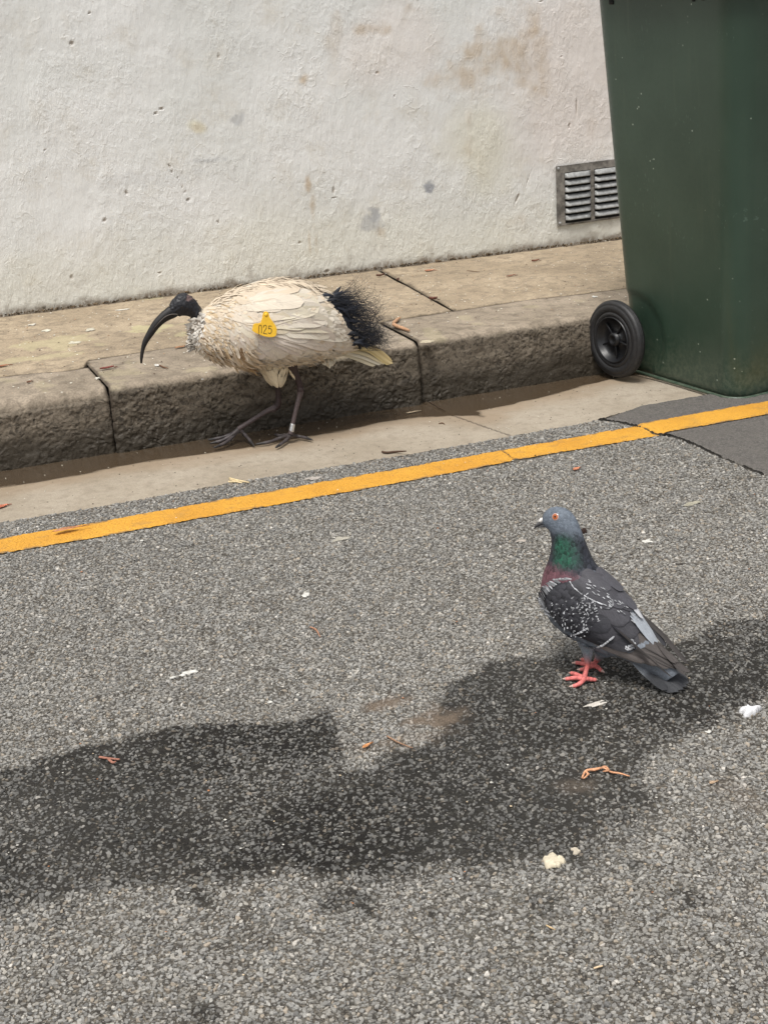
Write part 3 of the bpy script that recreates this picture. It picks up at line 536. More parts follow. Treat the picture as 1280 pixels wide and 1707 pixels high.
# ================================================================== VENT
def make_vent():
    root = empty('air_vent', tuple(aty(975, 372, WY-.008)))
    tag(root, 'grey galvanised air vent grille with louvres low on the white wall', 'vent')
    metal = plain('galvanised_metal', (.20, .188, .17), .6, .45, 45, .4, .0006, .35)
    louv = plain('louvre_metal', (.31, .315, .31), .6, .25, 80, .4, .0005, .3)
    dk = plain('vent_dark', (.01, .01, .01), .9)
    tl, bl = aty(924.5, 277, WY), aty(926, 377.5, WY); tr = aty(1021, 265, WY)
    ux = nrm(tr-tl); uz = nrm(np.array([0, 0, 1.])-ux[2]*ux); hgt = tl[2]-bl[2]; Wd = .365
    n = np.array([0, -1., 0]); ax = (ux, -n, uz)
    P = lambda u, v, d=0.: tl+ux*u-uz*v+n*d
    pm = MB(); cx = [(.031, .093), (.140, .093), (.249, .093)]
    lp = hgt/8.55; v0 = hgt*.145
    # plate as strips around the slots
    d0 = .006
    def pl(u0, u1, v0_, v1_): box(pm, P((u0+u1)/2, (v0_+v1_)/2, d0), u1-u0, .003, v1_-v0_, ax, (.3, .3, .3), .0006)
    pl(0, Wd, 0, v0-.004); vb = v0+7*lp; pl(0, Wd, vb, hgt)
    us = [0]+[q for c, w in cx for q in (c-.001, c+w+.001)]+[Wd]
    for a, b in zip(us[::2], us[1::2]): pl(a, b, v0-.004, vb)
    child(pm.build('plate', metal, smooth=False), root)
    bm = MB(); box(bm, P(Wd/2, hgt/2, .0035), Wd-.01, .001, hgt-.01, ax); child(bm.build('backing', dk, smooth=False), root)
    for c, w in cx:
        for k in range(7):
            lm = MB(); va = v0+k*lp-.002; h = lp*.66; m = 10
            # hood: arched sheet leaning out to its lower lip, closed at both ends
            rows = []
            for q in np.linspace(0, 1, 6):
                rr = []
                for e in np.linspace(0, 1, m+1):
                    ed = min(e, 1-e)*w; k2 = min(1., ed/.007); k2 = math.sin(k2*math.pi/2)
                    rr.append(P(c+e*w, va+h*(q**.9)+(.0), .0078+.0095*math.sin(q*math.pi/2)*k2))
                rows.append(rr)
            R_ = np.array(rows); lm.add(R_, [tuple(f) for f in grid_faces(6, m+1)])
            o = lm.build('louvre', louv); sm = o.modifiers.new('t', 'SOLIDIFY'); sm.thickness = .0012; child(o, root)
    for u, v in ((.008, .008), (.010, hgt-.010), (Wd-.009, .008), (Wd-.009, hgt-.01)):
        sm = MB(); c = P(u, v, .0085)
        for k, (r, d) in enumerate(((.0048, 0), (.0044, .0016), (.0025, .0026))): pass
        V = [c+math.cos(a)*r*ux+math.sin(a)*r*uz+n*d for r, d in ((.005, 0), (.0046, .0016), (.0028, .0028)) for a in np.linspace(0, 6.283, 12, endpoint=False)]
        sm.add(V, [tuple(f) for f in grid_faces(3, 12, closeu=True)]+[tuple(range(24, 36))]); child(sm.build('screw', louv), root)
make_vent()

# ================================================================== WHEELIE BIN
def make_bin():
    sx = nrm(np.array([.156, -.988, 0])); tx = np.array([.988, .156, 0]); zz = np.array([0, 0, 1.])
    Fc = np.array([2.077, 2.934, 0]); L0, W0 = .415, .47
    root = empty('wheelie_bin', tuple(Fc-sx*L0/2+tx*W0/2)); tag(root, 'tall dark green plastic wheelie bin standing in the gutter against the kerb', 'wheelie bin')
    m = M('green_plastic'); n = m.noise(5, 4, .6); n2 = m.noise(90, 5, .7); n3 = m.noise(500, 2, .5)
    c = m.mix(m.ss(n, .3, .7), (.024, .046, .031), (.033, .058, .040))
    sp = m.n('SeparateXYZ', {0: m.obj()}).outputs[2]
    scr = m.n('TexNoise', {'Vector': m.n('Mapping', {'Vector': m.obj(), 'Rotation': (.7, .6, .3), 'Scale': (6., 220., 60.)}).outputs[0], 'Scale': 1., 'Detail': 3, 'Roughness': .6}).outputs[0]
    scm = m.math('MULTIPLY', m.ss(scr, .62, .70), m.ss(m.noise(6, 3, .6), .5, .62, 0, .5))
    c = m.mix(scm, c, (.10, .15, .12))
    spk = m.n('TexVoronoi', {'Vector': m.obj(), 'Scale': 60.}, feature='F1'); sl = m.n('SeparateColor', {0: spk.outputs['Color']}).outputs[0]
    c = m.mix(m.math('MULTIPLY', m.ss(spk.outputs['Distance'], .16, .1), m.math('MULTIPLY', m.ss(sl, .86, .87, 0, .9), m.ss(m.noise(7, 3, .5), .45, .6))), c, (.3, .34, .28))
    drip = m.n('TexNoise', {'Vector': m.n('Mapping', {'Vector': m.obj(), 'Scale': (38., 38., 1.6)}).outputs[0], 'Scale': 1., 'Detail': 4, 'Roughness': .6}).outputs[0]; c = m.mix(m.ss(drip, .56, .75, 0, .35), c, (.055, .075, .05))
    dust = m.math('MULTIPLY', m.ss(sp, .16, .0), m.ss(n2, .35, .7)); c = m.mix(m.math('MULTIPLY', dust, .8), c, (.09, .11, .075))
    m.set(Base_Color=c, Roughness=m.ss(n2, .3, .7, .30, .46), Specular_IOR_Level=.5)
    m.bump(m.math('ADD', n3, m.math('MULTIPLY', n, 3.)), .12, .0012); G_ = m.m
    blk = plain('black_rubber', (.016, .016, .017), .55, .3, 120, .4, .0006); blp = plain('black_plastic', (.006, .0065, .008), .42, .2, 60, .15, .0005)
    # wheel
    R = .102; wc = atplane(1021, 566, np.array([1.93, 3.262, R]), np.array([0, 0, 1.])); wc[2] = R; wc = wc+np.array([.010, 0, 0])
    wn = nrm(np.array([-.975, -.20, 0])); wv = np.cross(zz, wn)
    def wheel(c0, sgn):
        wr = empty('wheel', tuple(c0)); child(wr, root)
        def lathe(pr, nm, mat, k=64):
            q = MB(); th = np.linspace(0, 2*math.pi, k, endpoint=False)
            V = np.array([[c0+wn*sgn*a+r*1.02*(math.cos(t)*zz+math.sin(t)*wv) for t in th] for a, r in pr]); q.add(V, [tuple(f) for f in grid_faces(len(pr), k, closeu=True)]); o = q.build(nm, mat)
            o.parent = wr; o.matrix_parent_inverse = Matrix.Translation(-Vector(wr.location)-Vector(root.location)*0) if False else Matrix.Identity(4)
            o.data.transform(Matrix.Translation(-Vector(c0))); return o
        w = .0155
        lathe([(w-.006, .058), (w-.001, .061), (w, .066), (w-.001, .070), (w-.0035, .0715), (w-.001, .073), (w+.0005, .082), (w-.001, .088), (w-.003, .0895), (w-.002, .0915), (w-.005, .0965), (w-.009, .0988), (w-.0125, .0996), (w-.0135, .0982), (w-.015, .0982), (w-.016, .0998), (.005, .1), (.004, .0985), (-.004, .0985), (-.005, .1), (-w+.016, .0998), (-w+.015, .0982), (-w+.0135, .0982), (-w+.0125, .0996), (-w+.006, .097), (-w+.001, .088), (-w, .066), (-w+.006, .058)], 'tyre', blk)
        rim = lathe([(w-.004, .0600), (w+.0015, .0595), (w+.002, .0575), (w-.001, .0555), (w-.012, .050), (w-.018, .044), (w-.018, .022), (w-.012, .0185), (w-.002, .0165), (w-.001, .010), (w-.004, .008), (w-.004, .0005)], 'rim', blp)
        rb = MB()
        for k in range(5):
            a = k*2*math.pi/5+.5; e = math.cos(a)*zz+math.sin(a)*wv; f_ = np.cross(wn, e)
            box(rb, e*.034+wn*sgn*(w-.013), .036, .004, .006, (e, f_, wn), bev=.001)
        o = rb.build('rib', blp); o.parent = wr
    wheel(wc, 1)
    # body: rounded-rectangle loft
    def section(z):
        q = z/.97; fl = .062*q; bk = .085*q; fr = .022*q
        r = .052+.012*q; hx0, hx1 = -(L0+bk), fr     # along sx
        hy0, hy1 = -fl, W0+.05*q
        if z < .028: k = 1-math.sqrt(max(0, 1-((.028-z)/.028)**2)); i = .012*k; hx0 += i; hx1 -= i; hy0 += i; hy1 -= i
        pts = []
        for (cx, cy, a0) in ((hx1-r, hy0+r, -90), (hx1-r, hy1-r, 0), (hx0+r, hy1-r, 90), (hx0+r, hy0+r, 180)):
            for a in np.linspace(a0, a0+90, 12): pts.append((cx+r*math.cos(math.radians(a)), cy+r*math.sin(math.radians(a))))
        # subdivide the straight sides
        out = []
        for i in range(len(pts)):
            a = np.array(pts[i]); b = np.array(pts[(i+1) % len(pts)]); dd = np.hypot(*(b-a)); k = max(1, int(round(dd/.0125))) if dd > .05 else 1
            if dd > .05: k = 30
            for j in range(k): out.append(a+(b-a)*j/k)
        return np.array(out)
    zsb = np.concatenate([np.linspace(.004, .03, 6), np.linspace(.036, .96, 100)])
    S = np.array([section(z) for z in zsb]); nb = S.shape[1]
    V = Fc+S[..., :1]*sx+S[..., 1:]*tx+zsb[:, None, None]*zz
    # wheel recess pressed into the side
    rel = V-wc; rr = np.hypot(rel@sx*1.0, rel[..., 2]); ins = sstep(R+.022, R+.004, rr)*(S[..., 1] < .05)
    V = V+ins[..., None]*tx*.005
    # base flange
    b = MB(); fcs = [tuple(f) for f in grid_faces(len(zsb), nb, closeu=True)]; b.add(V, fcs+[tuple(range(nb))[::-1]]); child(b.build('body', G_), root)
    # bottom skid rim
    fl_ = MB(); outr = S[3]; cen = outr.mean(0); pr = [(.0, .0), (.0045, .0), (.006, .003), (.0045, .0062), (0, .0072)]
    tn = nrm(np.roll(outr, -1, 0)-np.roll(outr, 1, 0)); no = np.stack([tn[:, 1], -tn[:, 0]], 1)
    VV = np.array([[Fc+(outr[i, 0]+no[i, 0]*d)*sx+(outr[i, 1]+no[i, 1]*d)*tx+zz*(z+.0015) for i in range(nb)] for d, z in pr])
    fl_.add(VV, [tuple(f) for f in grid_faces(5, nb, closeu=True)]); child(fl_.build('base_rim', G_), root)
    # upper rim, black blocks for notch shade, lid and handle (just above the frame)
    o2 = S[-1]; tn = nrm(np.roll(o2, -1, 0)-np.roll(o2, 1, 0)); no = np.stack([tn[:, 1], -tn[:, 0]], 1); u = MB()
    pr = [(0, .95), (.022, .956), (.028, .962), (.028, .99), (.022, .99), (-.006, .99), (-.01, .94)]
    VV = np.array([[Fc+(o2[i, 0]+no[i, 0]*d)*sx+(o2[i, 1]+no[i, 1]*d)*tx+zz*z for i in range(nb)] for d, z in pr]); u.add(VV, [tuple(f) for f in grid_faces(len(pr), nb, closeu=True)]); child(u.build('rim', G_), root)
    for px, py, w_, h_ in ((1019, 3, .016, .012), (1156, -2, .010, .012), (1172, -4, .010, .012)):  # solid black boxes stand in for the shade inside the rim notches
        sp0 = Fc-sx*.3+tx*(-.0595); p = atplane(px, py, sp0, tx); q = MB(); box(q, p, w_, .006, h_, (sx, tx, zz), (.01,)*3, .001); child(q.build('notch_shade', plain('notch_shade_black', (.004, .004, .004), .8)), root)
    lid = MB(); LV = []
    for sc_, z in ((1.09, .992), (1.10, 1.0), (1.08, 1.03), (.95, 1.055), (.6, 1.07), (.02, 1.073)):
        cc = o2.mean(0); LV.append([Fc+(cc[0]+(q[0]-cc[0])*sc_)*sx+(cc[1]+(q[1]-cc[1])*sc_)*tx+zz*z for q in o2])
    lid.add(np.array(LV), [tuple(f) for f in grid_faces(6, nb, closeu=True)]+[tuple(range(nb))[::-1]]); child(lid.build('lid', G_), root)
    hd = MB(); bx = -(L0+.115); 
    tube(hd, [Fc+sx*(bx-.03)+tx*y+zz*.975 for y in (-.02, .12, .25, .4, .53)], [.013]*5); 
    for y in (.03, .25, .47): box(hd, Fc+sx*(bx-.0)+tx*y+zz*.975, .07, .02, .03, (sx, tx, zz), bev=.003)
    child(hd.build('handle', G_), root)
    # far wheel and axle
    wheel(wc+tx*(W0+.08), -1)
    axm = MB(); tube(axm, [wc+tx*.0, wc+tx*.2, wc+tx*(W0+.08)], [.009]*3); child(axm.build('axle', blp), root)
make_bin()
# ================================================================== BIRDS
class Loft:                                    # body surface through stations read as (top, bottom) outline points plus a real half-width
    def __init__(s, st, p0, n, ns=110, nth=56, ex=None):
        s.p0 = np.array(p0, float); s.n = nrm(np.array(n, float))
        T = np.array([atplane(a[0], a[1], s.p0, s.n) for a in st]); B = np.array([atplane(a[2], a[3], s.p0, s.n) for a in st]); w = np.array([a[4] for a in st])
        T = catmull(T, ns); B = catmull(B, ns); w = np.maximum(catmull(w, ns), .001)
        th = np.linspace(0, 2*math.pi, nth, endpoint=False); c = (T+B)/2; h = (T-B)/2
        s.V = c[:, None]+np.cos(th)[None, :, None]*h[:, None]+(np.sin(th)[None, :]*w[:, None])[..., None]*s.n
        ds = np.gradient(s.V, axis=0); dt = np.roll(s.V, -1, 1)-np.roll(s.V, 1, 1); s.N = nrm(np.cross(ds, dt))
        if ((s.V-c[:, None])*s.N).sum() < 0: s.N = -s.N
        s.D = nrm(ds); s.ns, s.nth, s.th = ns, nth, th
        sel = slice(0, nth//2+1); s.nv = s.V[:, sel].reshape(-1, 3); s.nn = s.N[:, sel].reshape(-1, 3); s.nd = s.D[:, sel].reshape(-1, 3); s.px = np.array(proj3(s.nv))
    def faces(s):
        return [tuple(f) for f in grid_faces(s.ns, s.nth, closeu=True)]+[tuple(range(s.nth))[::-1], tuple(range((s.ns-1)*s.nth, s.ns*s.nth))]
    def q(s, px, py, lift=0.):
        d = (s.px[0]-px)**2+(s.px[1]-py)**2; i = int(np.argmin(d)); P = atplane(px, py, s.nv[i], CF); return P+s.nn[i]*lift, s.nn[i]
    def path(s, pts, l0, l1, k=7):
        pp = catmull(np.array(pts, float), k); P = []; N = []
        for j, (x, y) in enumerate(pp):
            a, b = s.q(x, y, l0+(l1-l0)*j/(k-1)); P.append(a); N.append(b)
        P = np.array(P); N = np.array(N); ker = np.array([.25, .5, .25])
        for _ in range(2):
            P[1:-1] = .25*P[:-2]+.5*P[1:-1]+.25*P[2:]; N[1:-1] = .25*N[:-2]+.5*N[1:-1]+.25*N[2:]
        return P, nrm(N)
def proj3(V):
    d = V-CP; z = d@CF; return 640+F*(d@CR)/z, 853.5-F*(d@CU)/z
def prof(v, kind):
    if kind == 'round': return np.clip(v/.18, 0, 1)**.6*np.sqrt(np.clip(1-np.clip((v-.62)/.38, 0, 1)**2.4, 0, 1))*.97+.03*(v < .97)
    if kind == 'long': return np.clip(.35+v/.3, 0, 1)*np.sqrt(np.clip(1-np.clip((v-.72)/.28, 0, 1)**2, 0, 1))
    if kind == 'point': return np.clip(.25+v*3, 0, 1)*(1-v)**.55
    return np.clip(.4+v*2, 0, 1)*(1-v*.85)       # hair
def feather(mb, P, N, w, col, kind='round', camber=.25, nu=7, m=10, tip=None, tipv=.8, tipw=.12, edge=None, colf=None, ragged=0.):
    P = catmull(P, m); N = nrm(catmull(N, m)); T = nrm(np.gradient(P, axis=0)); S = nrm(np.cross(N, T)); v = np.linspace(0, 1, m); u = np.linspace(-1, 1, nu)
    pr = prof(v, kind)*w/2
    if ragged: pr = pr*(1+ragged*rng.normal(0, 1, m))
    V = P[:, None]+S[:, None]*(u[None, :]*pr[:, None])[..., None]-N[:, None]*(camber*u[None, :]**2*pr[:, None])[..., None]
    UU, VV = np.meshgrid(u, v); c = np.broadcast_to(np.array(col, float), (m, nu, 3)).copy()
    if tip is not None:
        # pale fringe follows the rounded tip
        k = sstep(tipv, min(1., tipv+tipw), VV+.10*UU**2)[..., None]; c = c*(1-k)+np.array(tip)*k
    if edge is not None:
        k = (sstep(.6, .95, np.abs(UU))*sstep(.2, .5, VV))[..., None]; c = c*(1-k)+np.array(edge)*k
    if colf is not None: c = colf(UU, VV, c)
    mb.add(V, [tuple(f) for f in grid_faces(m, nu)], c, np.stack([UU, VV], -1))
def ribbon(mb, P, w, col, m=10):
    P = catmull(P, m); T = nrm(np.gradient(P, axis=0)); A = nrm(np.cross(T, CF+rng.normal(0, .25, 3))); v = np.linspace(1, .25, m)[:, None]*w/2
    B = nrm(np.cross(A, T))*w*.35
    V = np.stack([P-A*v, P+A*v, P+B], 1); mb.add(V, [tuple(f) for f in grid_faces(m, 3, closeu=True)], col)
def ellips(mb, c, r, ax, col, k=14, colf=None):
    a = np.linspace(0, math.pi, k//2+1); b = np.linspace(0, 2*math.pi, k, endpoint=False)
    V = np.array([[c+r[0]*math.sin(p)*math.cos(q)*ax[0]+r[1]*math.sin(p)*math.sin(q)*ax[1]+r[2]*math.cos(p)*ax[2] for q in b] for p in a])
    C_ = np.broadcast_to(np.array(col, float), V.shape).copy()
    if colf is not None: C_ = colf(V, C_)
    mb.add(V, [tuple(f) for f in grid_faces(len(a), k, closeu=True)], C_)
SKIN = vcol('bird_skin', .5, .4, .25, 260., .6, .0006)
PLUM = feather_mat('soft_plumage', .75, .16, .2)
SLEEK = feather_mat('sleek_plumage', .6, .38, .3)
HAIRM = vcol('plume_filaments', .6, .3, .2, 200.)

def make_ibis():
    n = np.array([0, -1., 0]); p0 = np.array([.95, 3.235, 0]); PX = 1/725.
    root = empty('ibis', (.94, 3.235, 0)); tag(root, 'white ibis with bald black head and numbered yellow wing tag walking in the gutter', 'ibis')
    st = [(284, 506, 281, 531, .009), (289, 499, 287, 529.5, .013), (297, 491, 299, 527, .017), (308, 488.5, 312, 526.5, .019), (318, 493, 319, 531, .018), (328, 502, 321, 540, .018), (337, 514, 321, 552, .021), (347, 512, 325, 570, .030), (362, 500, 336, 588, .043), (385, 489, 357, 598, .058),
          (420, 477, 396, 609, .076), (452, 469, 432, 612, .086), (488, 468, 470, 610, .088), (520, 476, 505, 604, .083), (546, 489, 540, 596, .070), (564, 508, 568, 588, .052), (580, 535, 590, 582, .034), (600, 560, 606, 580, .018), (625, 577, 626, 590, .008)]
    L = Loft(st, p0, n, 150, 64)
    b = MB(); nx, ny = proj3(L.V.reshape(-1, 3)); 
    rn = fbm(nx*.35, ny*.35, 3, 33)
    blk = np.array([.013, .0135, .017]); wh = np.array([.55, .48, .37]); skn = np.array([.16, .15, .15])
    k = sstep(334, 340, nx+rn*3+(ny-515)*.25)[:, None]; C_ = blk*(1-k)+wh*k
    pk = (sstep(9, 3, np.hypot(nx-317, (ny-496.5)*1.3)+rn*5))[:, None]*.5*sstep(-.1, .3, fbm(nx*.6+ny*.5, ny*.15, 3, 35))[:, None]; C_ = C_*(1-pk)+np.array([.30, .19, .17])*pk
    Vb = L.V.reshape(-1, 3)+L.N.reshape(-1, 3)*(rn*.0018*(nx < 340))[:, None]
    b.add(Vb, L.faces(), C_)
    bx_ = np.interp(ny, [493, 506, 522, 543, 562, 580], [549, 559, 569, 580, 591, 601]); kb = (sstep(-1, 3, nx-bx_)*(ny < 590))[:, None]; C_ = C_*(1-kb)+np.array([.008, .010, .015])*kb; b.C[-1] = C_
    # bill
    bu = [(287, 509), (270, 521), (258, 534), (247, 552), (239.5, 567), (235.5, 582), (234.0, 596), (234.6, 606)]
    bl = [(287, 531), (276, 537), (264.5, 547), (253, 562), (245, 574), (241, 585), (238.6, 598), (237.4, 605)]
    pts = [atplane((u[0]+l[0])/2, (u[1]+l[1])/2, p0, n) for u, l in zip(bu, bl)]; rad = [math.hypot(u[0]-l[0], u[1]-l[1])/2*PX for u, l in zip(bu, bl)]
    tube(b, pts, rad, (.011, .0095, .0095), 50, 16, squash=.75)
    # gape line and nostril groove
    tube(b, [atplane(x, y, p0+n*d, n) for x, y, d in ((297, 524, .017), (286, 524, .0115), (276, 528, .0085), (266, 537, .0072), (256, 549, .006), (247, 565, .0045))], [.0008, .001, .001, .001, .0008, .0005], (.10, .085, .075), 24, 6)
    # legs, tarsi and toes
    legc = (.030, .017, .017); tarc = (.075, .056, .056); toec = (.045, .038, .038)
    LS = 1.22
    def lp(px, py, off): return atplane(px, py, p0+n*off, n)
    def leg(up, tars, off, toes, centre):
        tube(b, [lp(x, y, off) for x, y, r in up], [r*LS for _, _, r in up], np.array([legc]*len(up)), 24, 12)
        tube(b, [lp(x, y, o) for x, y, r, o in tars], [r*LS for _, _, r, _ in tars], np.array([np.array(legc)*1.0]+[np.array(tarc)]*(len(tars)-1)), 24, 12)
        for tp in toes:
            P = [lp(centre[0], centre[1], tars[-1][3])]+[at(x, y, z) for x, y, z in tp]; m = len(P)
            Pc = catmull(P, 26); R = np.interp(np.linspace(0, 1, 26), [0, .2, .8, .9, 1], [.0052, .0042, .0034, .0026, .0007])*(1+.16*np.abs(np.sin(np.linspace(0, 3.5*math.pi, 26))))
            Cc = np.array([toec]*20+[(.02, .018, .018)]*6)*(1+.5*np.abs(np.sin(np.linspace(0, 3.5*math.pi, 26)))[:, None]); tube(b, Pc, R, Cc, 26, 8)
    leg([(452, 610, .014), (459, 628, .0085), (463, 643, .0058), (464.5, 660, .0054), (463.5, 674, .0064), (458, 681, .0068)], [(461, 677, .0066, -.03), (456, 681.5, .0064, -.03), (446, 685, .0048, -.031), (425, 698, .0045, -.034), (404, 711, .0047, -.038), (398, 715, .0052, -.040)], -.03,
        [[(385, 724, .012), (366, 730, .006), (346, 733.5, .003)], [(388, 728, .012), (374, 739, .006), (356, 746.5, .003)], [(384, 727, .014), (368, 735, .006), (350, 739, .003)], [(408, 724, .014), (415, 732, .008), (424, 743.5, .002)]], (399, 715))
    leg([(486, 606, .012), (491, 618, .0075), (496, 630, .0056), (500, 643, .0060), (501, 652, .0068)], [(500.5, 646, .0066, .03), (501, 655, .0062, .03), (498, 666, .0047, .030), (492, 690, .0043, .032), (487, 712, .0043, .034), (484.5, 724, .0054, .036)], .03,
        [[(468, 730, .006), (448, 737, .004), (426, 740.5, .003)], [(478, 733, .006), (469, 740, .005), (459, 746.5, .003)], [(474, 726, .008), (466, 726, .006), (457, 724, .003)], [(494, 727, .007), (506, 729, .004), (521, 733.5, .003)]], (484.5, 725))
    child(b.build('body', SKIN), root)
    e = MB(); c, nn = L.q(304.5, 511.5, -.0006); ellips(e, c, (.0032, .0032, .0018), (np.array([1, 0, 0]), np.array([0, 0, 1.]), nn), (.02, .012, .01), 14); child(e.build('eye', plain('eye_gloss', (.012, .008, .006), .08, .1)), root)
    # ---- plumage
    mb = MB()
    def f(pts, wpx, col, l0, l1, kind='round', **kw):
        P, N = L.path(pts, l0, l1); mx, my = pts[1]; g_ = .5*sstep(560, 606, my)+.35*sstep(.0, .45, float(fbm(np.array(mx*.045), np.array(my*.07), 3, 66)))
        if mx > 540 and my > 585: g_ = 0
        c = np.array(col)*(1-np.array([.20, .27, .36])*g_); feather(mb, P, N, wpx*PX, c*(1+rng.normal(0, .045)), kind, **kw)
    cream = np.array([.56, .47, .36]); white = np.array([.60, .545, .46]); tan = np.array([.50, .385, .25]); grey = np.array([.62, .59, .54])
    # soft contour feathers all over the trunk
    for i in range(900):
        s_ = int(rng.uniform(56, 128)); t_ = int(rng.integers(0, L.nth//2+1)); P = L.V[s_, t_]; N = L.N[s_, t_]; D = L.D[s_, t_]; down = -np.array([0, 0, 1.]); down = down-N*(down@N)
        top = L.th[t_] < .9; d = nrm(D+down*rng.uniform(.0, .5)+rng.normal(0, .12, 3)); d = nrm(d-N*(d@N))
        ln = rng.uniform(.022, .038); q = [P-d*ln*.3+N*.0005, P+d*ln*.3+N*.003, P+d*ln*.75+N*rng.uniform(.001, .005)]
        c = cream if (top or rng.random() < .25) else white
        pp_ = proj3(q[1][None]+d*ln*.4); pxx, pyy = float(pp_[0][0]), float(pp_[1][0])
        if pxx > np.interp(pyy, [493, 506, 522, 543, 562, 580], [549, 558, 568, 579, 590, 600]): c = np.array([.010, .012, .018])
        feather(mb, np.array(q), np.array([N]*3), rng.uniform(.010, .018), c*(1+rng.normal(0, .05)), 'round', .2, 5, 7, ragged=.07)
    # thighs
    for (a, b_, off, cnt) in (((450, 592), (458, 643), -.022, 190), ((484, 600), (494, 634), .028, 50)):
        for i in range(cnt):
            v = rng.uniform(0, .72); ang = rng.uniform(0, 6.283); hw = .042*(1-v)**.75+.004 if off < 0 else .013*(1-v)**.8+.004
            c = lp(a[0]+(b_[0]-a[0])*v, a[1]+(b_[1]-a[1])*v, off); o = np.array([math.cos(ang)*hw, math.sin(ang)*hw*.7, 0]); c2 = lp(a[0]+(b_[0]-a[0])*min(1, v+.36), a[1]+(b_[1]-a[1])*min(1, v+.36), off)
            N = nrm(np.array([math.cos(ang), math.sin(ang), .15])); q = [c+o, (c+c2)/2+o*.8, c2+o*.35]; feather(mb, np.array(q), np.array([N]*3), rng.uniform(.008, .013), np.array([.60, .52, .38])*(1+rng.normal(0, .06)), 'point', .3, 5, 7, ragged=.08)
    # white downy tuft below the tail and the pale wing quills behind
    for i in range(10): x = 530+i*2.2; f([(x, 594), (x+7, 606), (x+12+rng.uniform(-3, 3), 620-abs(i-5)*1.8)], 11, (.62, .56, .44), -.015, -.008, 'round', ragged=.1)
    for a, m_, t_, w, c in (((560, 584), (595, 596), (626, 609), 11, (.60, .53, .38)), ((565, 583), (605, 594), (636, 607), 10, (.66, .60, .47)), ((572, 580), (612, 590), (643, 606), 10, (.62, .53, .34)), ((580, 577), (615, 582), (650, 608), 12, (.60, .48, .24)), ((585, 575), (622, 581), (655, 606), 13, (.64, .52, .28)), ((590, 574), (622, 578), (654, 602), 8, (.52, .40, .20))):
        P = [atplane(*p, p0+n*.012, n) for p in (a, m_, t_)]; N = [nrm(n+np.array([0, 0, .8]))]*3; feather(mb, np.array(P), np.array(N), w*PX, c, 'long', .25, 7, 12)
    # folded wing: rows from the rear forwards, each lying over the next
    def row(tips, hub, w, ln, l0, l1, col, **kw):
        for tx_, ty_ in tips:
            d = np.array([tx_-hub[0], ty_-hub[1]], float); r = np.hypot(*d); d /= r; a = np.array([tx_, ty_])-d*min(ln, r*.9); mid = (a+[tx_, ty_])/2+np.array([d[1], -d[0]])*ln*.06
            f([tuple(a), tuple(mid), (tx_, ty_)], w, col*np.array([1, rng.uniform(.97, 1.02), rng.uniform(.94, 1.04)]), l0, l1, 'round', camber=.0, m=14, **kw)
    edge = None
    row([(552, 503), (563, 519), (574, 538), (584, 556), (595, 574), (582, 583), (564, 589), (546, 594)], (430, 538), 44, 120, .0030, .0034, white, edge=edge)
    row([(532, 508), (546, 528), (555, 552), (556, 574), (541, 590), (522, 599), (503, 605)], (420, 532), 44, 105, .0036, .0040, white, edge=edge)
    row([(506, 512), (517, 535), (520, 560), (514, 586), (498, 601), (478, 608), (460, 608)], (405, 528), 42, 92, .0042, .0046, white*1.02, edge=edge)
    row([(478, 518), (486, 545), (484, 573), (472, 595), (452, 604), (436, 604)], (395, 525), 38, 75, .0048, .0052, white*1.02, edge=edge)
    row([(455, 530), (458, 556), (452, 580), (437, 596), (420, 600)], (385, 522), 32, 58, .0054, .0058, white, edge=edge)
    row([(430, 535), (430, 560), (424, 580), (410, 592)], (378, 520), 27, 46, .0060, .0064, white, edge=edge)
    # scapulars and mantle lying over the wing top
    for a, m_, t_, w, c in (((420, 508), (470, 496), (547, 497), 26, white), ((412, 512), (450, 504), (505, 506), 24, white), ((415, 498), (465, 487), (540, 489), 26, cream), ((405, 510), (432, 508), (472, 513), 22, white), ((420, 487), (470, 478), (532, 481), 22, cream*1.04), ((430, 478), (480, 471), (544, 484), 18, cream*.98), ((400, 500), (440, 488), (500, 484), 22, cream*1.03), ((395, 505), (420, 497), (460, 494), 20, cream)):
        f([a, m_, t_], w*1.2, c, .0072, .0082, 'round', camber=.04, m=14)
    # loose feathers breaking the outline of back, breast and belly
    for i in range(110):
        v = rng.random(); x = 352+185*v; y = np.interp(x, [352, 385, 420, 452, 488, 520, 546], [508, 489, 477, 469, 467, 475, 488])+rng.uniform(-1, 9); a = math.radians(np.interp(x, [352, 420, 488, 546], [-34, -14, 4, 20])+rng.normal(0, 9)); ln = rng.uniform(16, 36)
        f([(x, y), (x+math.cos(a)*ln*.5, y+math.sin(a)*ln*.5), (x+math.cos(a+.15)*ln, y+math.sin(a+.25)*ln)], rng.uniform(2.5, 6), cream*rng.uniform(.92, 1.08), .0065, rng.uniform(.007, .011), 'point', ragged=.1, camber=.1, nu=5, m=9)
    for i in range(150):
        x = rng.uniform(395, 560); y = np.interp(x, [395, 430, 500, 560], [604, 606, 601, 586])+rng.uniform(-8, 4); a = math.radians(rng.normal(28, 16)); ln = rng.uniform(9, 20)
        f([(x, y), (x+math.cos(a)*ln*.5, y+math.sin(a)*ln*.5), (x+math.cos(a-.3)*ln, y+math.sin(a-.3)*ln)], rng.uniform(4, 9), white*rng.uniform(.8, 1.), .004, rng.uniform(.004, .010), 'point', ragged=.18, camber=.2, nu=5, m=9)
